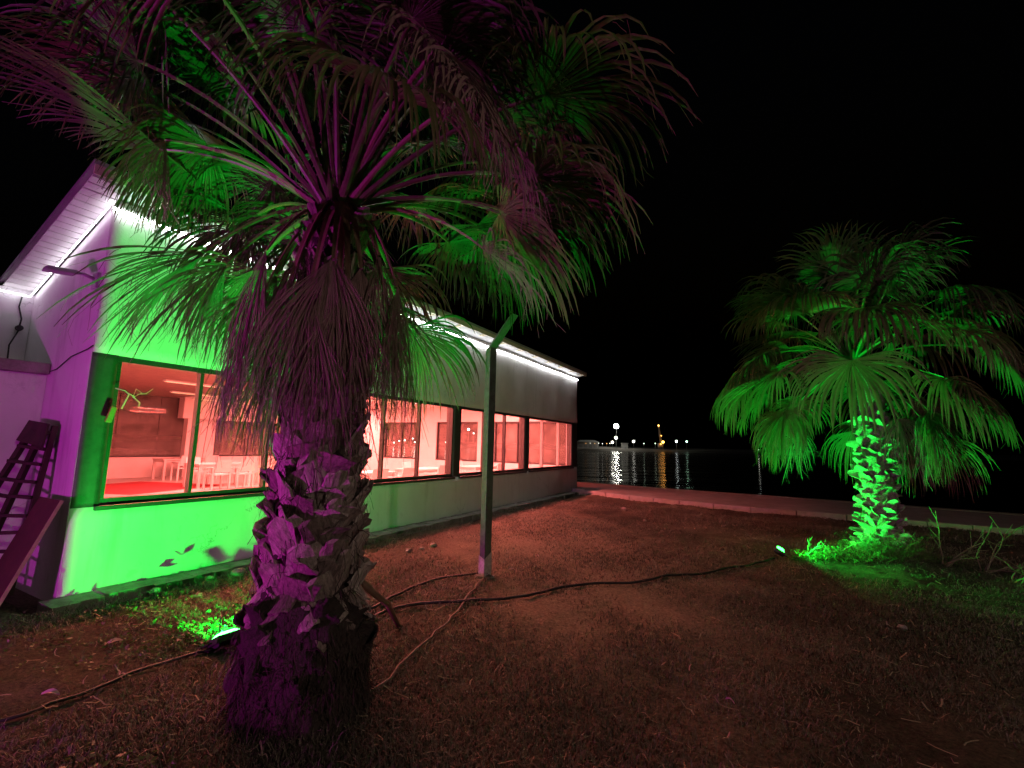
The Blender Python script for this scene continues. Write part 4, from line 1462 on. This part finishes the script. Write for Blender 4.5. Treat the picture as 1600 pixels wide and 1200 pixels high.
# ------------------------------------------------------------------ dry grass
def grass(n, seed):
    rr = np.random.default_rng(seed)
    # denser close to the camera
    d = 1.4 + 12.5 * rr.random(n * 2) ** 1.4
    a = rr.uniform(-0.92, 0.98, n * 2)
    x, y = d * np.sin(a), d * np.cos(a) + 0.4
    s = (x - AXW) * math.sin(AZ) + (y - AYW) * math.cos(AZ)
    nn = (x - AXW) * math.cos(AZ) - (y - AYW) * math.sin(AZ)
    ny_ = np.interp(x, [p[0] for p in near_pts], [p[1] for p in near_pts])
    patch = np.sin(1.3 * x + 0.7 * y) + np.sin(2.1 * y - 0.8 * x + 1.3) + 0.8 * np.sin(4.7 * x + 2.0 * y)
    ok = (nn > 0.5) & (y < ny_ - 0.06) & (patch > rr.uniform(-2.0, 1.5, n * 2))
    x, y = x[ok][:n], y[ok][:n]
    n = len(x)
    z = hv(x, y) - 0.004
    th = rr.uniform(0, 2 * math.pi, n)
    h = rr.gamma(3.0, 0.006, n) + 0.006
    ln = h * rr.uniform(0.4, 2.4, n)
    w = rr.uniform(0.0009, 0.0019, n) * (1 + 0.2 * np.hypot(x, y))
    cx, cy = np.cos(th), np.sin(th)
    sx, sy = -cy * w, cx * w
    V = np.empty((n, 5, 3))
    V[:, 0] = np.stack([x - sx, y - sy, z], -1)
    V[:, 1] = np.stack([x + sx, y + sy, z], -1)
    mx, my, mz = x + cx * ln * 0.45, y + cy * ln * 0.45, z + h
    V[:, 2] = np.stack([mx - sx * .8, my - sy * .8, mz], -1)
    V[:, 3] = np.stack([mx + sx * .8, my + sy * .8, mz], -1)
    V[:, 4] = np.stack([x + cx * ln, y + cy * ln, z + h * rr.uniform(0.3, 1.2, n)], -1)
    b = np.arange(n)[:, None] * 5
    tri = np.concatenate([b + np.array([[0, 1, 3]]), b + np.array([[0, 3, 2]]), b + np.array([[2, 3, 4]])])
    o = link('dry_grass', np_mesh('dry_grass', V.reshape(-1, 3), tri, MAT['blade']))
    tag(o, 'short dry grass covering the yard between the building and the kerb', 'grass', kind='stuff')


grass(200000, 21)


def straw_litter(n, seed):
    """loose straws and leaf threads blown over the yard"""
    rr = np.random.default_rng(seed)
    d, a = 1.5 + 9.5 * rr.random(n) ** 1.2, rr.uniform(-0.85, 0.95, n)
    x, y = d * np.sin(a), d * np.cos(a) + 0.4
    nn = (x - AXW) * math.cos(AZ) - (y - AYW) * math.sin(AZ)
    ny_ = np.interp(x, [p[0] for p in near_pts], [p[1] for p in near_pts])
    ok = (nn > 0.5) & (y < ny_ - 0.1)
    V, F = [], []
    for px__, py__ in zip(x[ok], y[ok]):
        th, L, w = rr.uniform(0, 6.28), rr.gamma(2.5, 0.022) + 0.02, rr.uniform(0.0012, 0.0035) * (1 + 0.1 * math.hypot(px__, py__))
        p = np.array([px__, py__, 0.0])
        b = len(V)
        for k in range(4):
            dx, dy = math.cos(th), math.sin(th)
            z_ = hump(p[0], p[1]) + 0.014 + (0.010 * k if rr.random() < 0.3 else 0.004)
            V.append((p[0] - dy * w, p[1] + dx * w, z_))
            V.append((p[0] + dy * w, p[1] - dx * w, z_ + 0.002))
            p = p + np.array([dx, dy, 0]) * L / 3
            th += rr.normal(0, 0.35)
        for k in range(3): F.append((b + 2 * k, b + 2 * k + 1, b + 2 * k + 3, b + 2 * k + 2))
    o = link('straw_litter', np_mesh('straw_litter', np.array(V), np.array(F, dtype=np.int32), simple('pale_straw', (0.38, 0.30, 0.2), (0.2, 0.15, 0.1), 6, 0.8, 0.0)))
    tag(o, 'pale loose straws scattered over the dry yard', 'straw', kind='stuff')


straw_litter(1500, 77)


# ------------------------------------------------------------------ weeds
def weeds(name, label, spots, seed, kind='stuff', cat='weeds'):
    """leafy shoots: each a thin ribbon stem with small leaves"""
    rr = random.Random(seed)
    V, F = [], []
    for (cx, cy, rx, ry, n, h0, h1, leafy) in spots:
        for i in range(n):
            r, a = math.sqrt(rr.random()), rr.uniform(0, 6.283)
            p = Vector((cx + rx * r * math.cos(a), cy + ry * r * math.sin(a), 0))
            p.z = hump(p.x, p.y) - 0.005
            d = Vector((rr.gauss(0, .45), rr.gauss(0, .45), 1)).normalized()
            L = rr.uniform(h0, h1)
            K = 5
            w = rr.uniform(0.002, 0.0045)
            pts = []
            for k in range(K):
                pts.append((Vector(p), Vector(d)))
                d = (d + Vector((rr.gauss(0, .28), rr.gauss(0, .28), -0.10))).normalized()
                p = p + d * L / (K - 1)
            sv = d.cross(Vector((rr.gauss(0, 1), rr.gauss(0, 1), 0.1))).normalized()
            b = len(V)
            for k, (q, _) in enumerate(pts):
                ww = sv * w * (1 - 0.8 * k / (K - 1))
                V += [q - ww, q + ww]
            for k in range(K - 1): F.append((b + 2 * k, b + 2 * k + 1, b + 2 * k + 3, b + 2 * k + 2))
            for k in range(1, K):
                if rr.random() > leafy: continue
                for _ in range(2):
                    q = pts[k][0]
                    ld = Vector((rr.gauss(0, 1), rr.gauss(0, 1), rr.gauss(0.2, .5))).normalized()
                    lv = ld.cross(Vector((rr.gauss(0, 1), rr.gauss(0, 1), 1))).normalized() * rr.uniform(0.005, 0.011)
                    l = rr.uniform(0.018, 0.045)
                    c = len(V)
                    V += [q, q + ld * l * .5 - lv, q + ld * l, q + ld * l * .5 + lv]
                    F.append((c, c + 1, c + 2, c + 3))
    o = link(name, np_mesh(name, np.array([tuple(v) for v in V], dtype=np.float32), np.array(F, dtype=np.int32), MAT['weed']))
    tag(o, label, cat, kind=kind)
    return o


weeds('weeds', 'low green weeds growing round the near floodlight and along the building',
      [(-2.40, 4.02, 0.34, 0.26, 150, 0.05, 0.17, 0.8), (-2.75, 3.85, 0.5, 0.35, 130, 0.03, 0.10, 0.6), (-2.9, 4.7, 0.7, 0.5, 120, 0.03, 0.08, 0.6),
       (-3.4, 3.9, 0.9, 0.7, 160, 0.03, 0.09, 0.5), (-1.75, 2.3, 0.35, 0.25, 70, 0.05, 0.16, 0.7)], 31)
weeds('weeds', 'green grassy weeds at the foot of the far palm lit by the floodlight',
      [(5.62, 7.05, 0.50, 0.26, 520, 0.14, 0.46, 0.35), (4.75, 7.25, 0.5, 0.18, 220, 0.04, 0.15, 0.4), (5.2, 7.15, 0.6, 0.25, 200, 0.06, 0.26, 0.4),
       (6.3, 6.95, 0.4, 0.3, 110, 0.06, 0.2, 0.4)], 32)


def sprawling(loc, seed, label, n, L, lean):
    rr = random.Random(seed)
    e = empty('weed_plant', (loc[0], loc[1], hump(*loc)))
    tag(e, label, 'plant', 'leggy weeds by the far palm')
    for i in range(n):
        d = Vector((rr.gauss(lean[0], .5), rr.gauss(lean[1], .5), rr.uniform(0.35, 1.1))).normalized()
        p = Vector((rr.uniform(-.05, .05), rr.uniform(-.05, .05), -0.02))
        m = MB()
        pts = [p]
        l = L * rr.uniform(.6, 1.2)
        for k in range(6):
            d = (d + Vector((rr.gauss(0, .22), rr.gauss(0, .22), rr.gauss(-0.06, .15)))).normalized()
            p = p + d * l / 6
            if p.z < 0.01: p.z = 0.01
            pts.append(p)
        m.tube(pts, [0.010 * (1 - 0.11 * k) for k in range(7)], 5)
        for k in (2, 3, 4, 5):
            if rr.random() < 0.75:
                dd = (d + Vector((rr.gauss(0, .9), rr.gauss(0, .9), rr.gauss(.3, .4)))).normalized()
                m.tube([pts[k], pts[k] + dd * l * .12, pts[k] + dd * l * .22 + Vector((0, 0, .01))], [0.005, 0.004, 0.002], 4)
        m.build('stem', MAT['stem'], e)
    return e


for lx, ly, sd, n, L, ln, lb in ((4.62, 7.35, 1, 3, 0.42, (0, 0), 'single upright dry shoot next to the far floodlight'),
                                 (4.95, 7.2, 2, 3, 0.45, (0, 0), 'two thin upright shoots between the far floodlight and palm'),
                                 (5.25, 7.1, 3, 6, 0.55, (0.1, 0), 'bushy shoots just left of the far palm foot'),
                                 (6.15, 6.75, 4, 6, 0.75, (0.5, -0.1), 'leggy dry weed just right of the far palm foot'),
                                 (6.55, 6.65, 5, 7, 0.85, (0.5, -0.2), 'sprawling dry weed farther right of the far palm'),
                                 (6.45, 6.1, 6, 5, 0.75, (0.4, -0.5), 'outermost dry weed sprawling towards the viewer at the right')):
    sprawling((lx, ly), sd, lb, n, L, ln)


# ------------------------------------------------------------------ stones and litter
def stone(x, y, r, label, m='stone', flat=0.55, group='stones lying in the yard', cat='stone', name='stone', z=None):
    rr = random.Random(int(x * 977 + y * 131))
    m_ = MB()
    n, k = 9, 5
    vs = [(0, 0, -r * flat)]
    for j in range(1, k):
        t = math.pi * j / k
        for i in range(n):
            a = 2 * math.pi * i / n
            q = r * rr.uniform(0.75, 1.15)
            vs.append((q * math.sin(t) * math.cos(a), q * math.sin(t) * math.sin(a) * 0.8, -q * flat * math.cos(t)))
    vs.append((0, 0, r * flat))
    fs = [(0, 1 + (i + 1) % n, 1 + i) for i in range(n)]
    for j in range(k - 2):
        for i in range(n):
            a, b = 1 + j * n + i, 1 + j * n + (i + 1) % n
            fs.append((a, b, b + n, a + n))
    t0 = 1 + (k - 2) * n
    fs += [(t0 + i, t0 + (i + 1) % n, len(vs) - 1) for i in range(n)]
    m_.add(vs, fs)
    o = m_.build(name, MAT[m], None, loc=(x, y, (hump(x, y) if z is None else z) + r * flat * 0.45), rot=(0, 0, rr.uniform(0, 6)))
    return tag(o, label, cat, group)


stone(-3.21, 5.75, 0.09, 'pale stone at the foot of the green lit wall, largest there')
stone(-3.42, 5.55, 0.05, 'small stone at the wall foot left of the largest stone')
stone(-3.02, 5.86, 0.055, 'small stone at the wall foot right of the largest stone')
stone(-2.7, 5.6, 0.07, 'stone by the wall foot close to the left side of the near trunk')
stone(-3.15, 4.95, 0.06, 'stone in the weeds between the wall and the near floodlight')
stone(-3.65, 5.05, 0.06, 'stone near the building corner and the leaning board')
stone(-1.18, 7.55, 0.07, 'flat stone by the wall to the right of the near trunk')
stone(-1.5, 7.2, 0.06, 'stone in the dark grass right of the near trunk')
stone(-1.32, 7.35, 0.045, 'small stone between two stones right of the near trunk')
stone(3.04, 10.6, 0.05, 'pale pebble on the far side of the bright grass patch')
stone(2.99, 12.3, 0.10, 'rubble lump beside the far corner of the building')
stone(3.66, 4.51, 0.05, 'flat pale pebble alone in the dark grass at the right')
stone(1.67, 3.32, 0.016, 'tiny pale pebble low in the middle of the grass')
stone(0.98, 3.77, 0.02, 'tiny pale pebble in the grass right of the hose')


def scrap(x, y, l, w, rz, label, m='scrap'):
    m_ = MB()
    vs = []
    for i in range(5):
        t = i / 4
        ww = w * math.sin(math.pi * (0.15 + 0.8 * t))
        zz = 0.02 * math.sin(math.pi * t)
        vs += [(l * (t - .5), -ww, zz), (l * (t - .5), 0, zz - 0.006), (l * (t - .5), ww, zz + 0.004)]
    fs = []
    for i in range(4):
        b = 3 * i
        fs += [(b, b + 1, b + 4, b + 3), (b + 1, b + 2, b + 5, b + 4)]
    m_.add(vs, fs)
    o = m_.build('dry_leaf', MAT[m], None, loc=(x, y, hump(x, y) + 0.03), rot=(0.1, 0.05, rz))
    return tag(o, label, 'leaf', 'dry leaf scraps on the ground')


scrap(-2.77, 3.04, 0.10, 0.02, 0.2, 'pinkish leaf scrap in the dark grass at lower left')
scrap(-3.05, 3.84, 0.10, 0.025, 0.9, 'pale leaf scrap in the weeds left of the near floodlight')
scrap(-0.99, 3.22, 0.09, 0.016, 0.8, 'curled leaf scrap at the foot of the near trunk')
scrap(0.42, 6.9, 0.12, 0.015, 1.9, 'thin straw scrap standing out on the bright grass patch')
scrap(0.05, 6.1, 0.09, 0.014, 0.1, 'pale scrap right of the steel post foot')
scrap(1.4, 3.1, 0.06, 0.008, 2.2, 'thin reddish scrap low in the middle of the grass')

# ------------------------------------------------------------------ the far shore
SH = 430.0
sh = MB()
rr = random.Random(4)
xsx = [-1500 + 20 * i for i in range(150)]
v0 = len(sh.v)
prof = [random.uniform(1.0, 2.6) for _ in xsx]
vs, fs = [], []
for i, x in enumerate(xsx):
    h_ = prof[i]
    vs += [(x, SH + 4, -2.5), (x, SH + 6, 0.6), (x, SH + 40, h_), (x, SH + 400, h_ + 2), (x, SH + 420, -2.5)]
for i in range(len(xsx) - 1):
    for k in range(4):
        a, b = i * 5 + k, (i + 1) * 5 + k
        fs.append((a, b, b + 1, a + 1))
sh.add(vs, fs)
tag(sh.build('far_shore', MAT['concrete'], None), kind='structure')


def harbour_lamp(x, z, r, col, strength, label, pole=True, y=SH + 8):
    e = empty('harbour_lamp', (x, y, 0.4))
    tag(e, label, 'lamp', 'lamps on the far shore')
    if pole: MB().tube([(0, 0.4, -0.5), (0, 0.4, z - 0.4)], [0.22, 0.12], 6).build('pole', MAT['tower'], e)
    r = r if r > 1.9 else r * 0.9
    m = MB()
    n = 10
    pts = [(0, 0, z - 0.4 + r * math.cos(math.pi * (1 - k / 6))) for k in range(7)]
    m.tube(pts, [max(0.02, r * math.sin(math.pi * k / 6)) for k in range(7)], n)
    m.build('lamp_glow', emit('lamp_glow', col, strength), e, True)
    return e


LW = (1.0, 0.97, 0.86)
OR = (1.0, 0.42, 0.08)
GW = (0.8, 1.0, 0.75)
harbour_lamp(99.8, 21.9, 2.1, LW, 90, 'tallest and brightest white lamp on the far shore')
harbour_lamp(99.4, 11.0, 1.5, LW, 8, 'white lamp directly below the tallest lamp on the far shore')
harbour_lamp(96.0, 6.8, 1.4, LW, 4, 'low white lamp at the foot of the tallest lamp')
harbour_lamp(116.0, 8.0, 1.4, LW, 4, 'white lamp in front of the small pale quay hut')
harbour_lamp(125.7, 6.2, 0.5, GW, 3, 'tiny lamp between the pale hut and the orange crane')
harbour_lamp(136.5, 6.5, 0.5, GW, 4, 'small greenish lamp just left of the orange crane')
harbour_lamp(142.8, 8.0, 1.3, OR, 9, 'orange lamp at the foot of the crane', True, SH + 5)
harbour_lamp(140.6, 6.0, .8, OR, 4, 'small orange lamp left beside the crane foot', True, SH + 5)
harbour_lamp(141.9, 13.9, 0.6, OR, 5, 'small orange lamp half way up the crane', False, SH + 7)
harbour_lamp(139.6, 23.4, 0.8, OR, 8, 'orange lamp at the tip of the crane', False, SH + 7)
harbour_lamp(156.5, 9.0, 1.1, (0.9, 1.0, 0.95), 8, 'bluish white lamp right of the crane on the far shore')
harbour_lamp(166.2, 9.0, 0.9, (0.6, 1.0, 0.7), 7, 'greenish white lamp far right of the crane on the shore')
harbour_lamp(233.6, 2.9, 0.4, LW, 4, 'lone tiny white lamp seen below the far palm crown')
for i, (x, z, c, s) in enumerate(((70.5, 5.2, OR, 60), (74.5, 5.4, LW, 60), (78.8, 5.2, OR, 80), (82.5, 5.6, LW, 90), (86.0, 5.2, LW, 70), (90.0, 5.4, OR, 70), (93.0, 5.6, LW, 100))):
    harbour_lamp(x, z, 0.45, c, s * 0.028, ['warm lamp at the left end of the white quay shed', 'white lamp second along the white quay shed', 'warm lamp in the middle of the white quay shed',
                 'white lamp at the right end of the white quay shed', 'white lamp just right of the white quay shed', 'orange lamp between the quay shed and the tallest lamp',
                 'small white lamp close left of the tallest lamp foot'][i], True, SH + 5)
for i, (x, z, r, s) in enumerate(((-110, 1.9, .7, 400), (-105, 3.6, .7, 400), (-100, 4.3, .8, 500), (-92.5, 6.0, .7, 400), (-90.4, 2.8, .7, 400), (-88, 2.1, .7, 400), (-60.9, 3.3, .8, 400),
                                  (-56, 2.9, .8, 400), (-56.5, 14.8, .9, 500), (-40.2, 15.7, 1.2, 800), (-35.2, 12.2, .7, 400), (-30.4, 11.7, .7, 400))):
    harbour_lamp(x, z, r, LW, s * 0.03, ['leftmost far lamp seen through the second window bay', 'second far lamp from the left in the second window bay', 'brightest far lamp of the left cluster in the second window bay',
                 'highest far lamp of the left cluster in the second window bay', 'low far lamp left of the mullion in the second bay', 'low far lamp nearest the mullion in the second bay',
                 'left of two low far lamps beside the dark pillar', 'right of two low far lamps beside the dark pillar', 'high far lamp just left of the dark pillar',
                 'bright high far lamp right of the dark pillar', 'far lamp between the dark pillar and steel post', 'far lamp nearest the steel post in the third bay'][i])
# quay shed and hut
shd = empty('quay_shed', (74.0, SH + 14, 0.5))
tag(shd, 'long low white shed on the far quay left of the tallest lamp', 'shed')
MB().box(-10, 10, 0, 10, 0, 6.2).build('wall', MAT['shed'], shd)
MB().add([(-10.6, -0.8, 6.2), (10.6, -0.8, 6.2), (10.6, 10.8, 6.2), (-10.6, 10.8, 6.2), (-7, 5, 8.0), (7, 5, 8.0)],
         [(0, 1, 5, 4), (1, 2, 5), (2, 3, 4, 5), (3, 0, 4), (3, 2, 1, 0)]).build('roof', MAT['tower'], shd)
for k in range(4): MB().box(-8.5 + k * 4.6, -5.5 + k * 4.6, -0.08, 0.02, 0.0, 3.6).build('door', MAT['tower'], shd)
hut = empty('quay_hut', (109.5, SH + 14, 0.5))
tag(hut, 'small pale hut on the far quay right of the tallest lamp', 'hut')
MB().box(-2.6, 2.6, 0, 5, 0, 5.4).build('wall', MAT['shed'], hut)
MB().box(-3.0, 3.0, -0.5, 5.5, 5.4, 5.9).build('roof', MAT['tower'], hut)
MB().box(-0.8, 0.8, -0.08, 0.02, 0.0, 2.4).build('door', MAT['tower'], hut)
cr = empty('harbour_crane', (142.0, SH + 10, 0.5))
tag(cr, 'lattice harbour crane lit orange on the far shore', 'crane')
MB().box(-2.2, 2.2, -1.5, 1.5, 3.0, 6.4).build('cab', MAT['shed'], cr)
lg = MB()
for x in (-2, 2):
    for y in (-1.4, 1.4): lg.bar((x, y, 0), (x * .8, y, 3.0), 0.5)
lg.build('undercarriage', MAT['tower'], cr)
bm_ = MB()
b0, b1 = Vector((0.6, 0, 6.2)), Vector((-2.4, -1.5, 24.4))
for x, y in ((-.5, -.5), (.5, -.5), (.5, .5), (-.5, .5)): bm_.bar(b0 + Vector((x, y, 0)) * 1.6, b1 + Vector((x, y, 0)) * .7, 0.22)
for k in range(12):
    p, q = b0.lerp(b1, k / 12), b0.lerp(b1, (k + 1) / 12)
    bm_.bar(p + Vector((-.6, -.6, 0)), q + Vector((.6, -.6, 0)), 0.14)
    bm_.bar(p + Vector((.6, -.6, 0)), q + Vector((-.6, -.6, 0)), 0.14)
bm_.build('boom', MAT['shed'], cr)
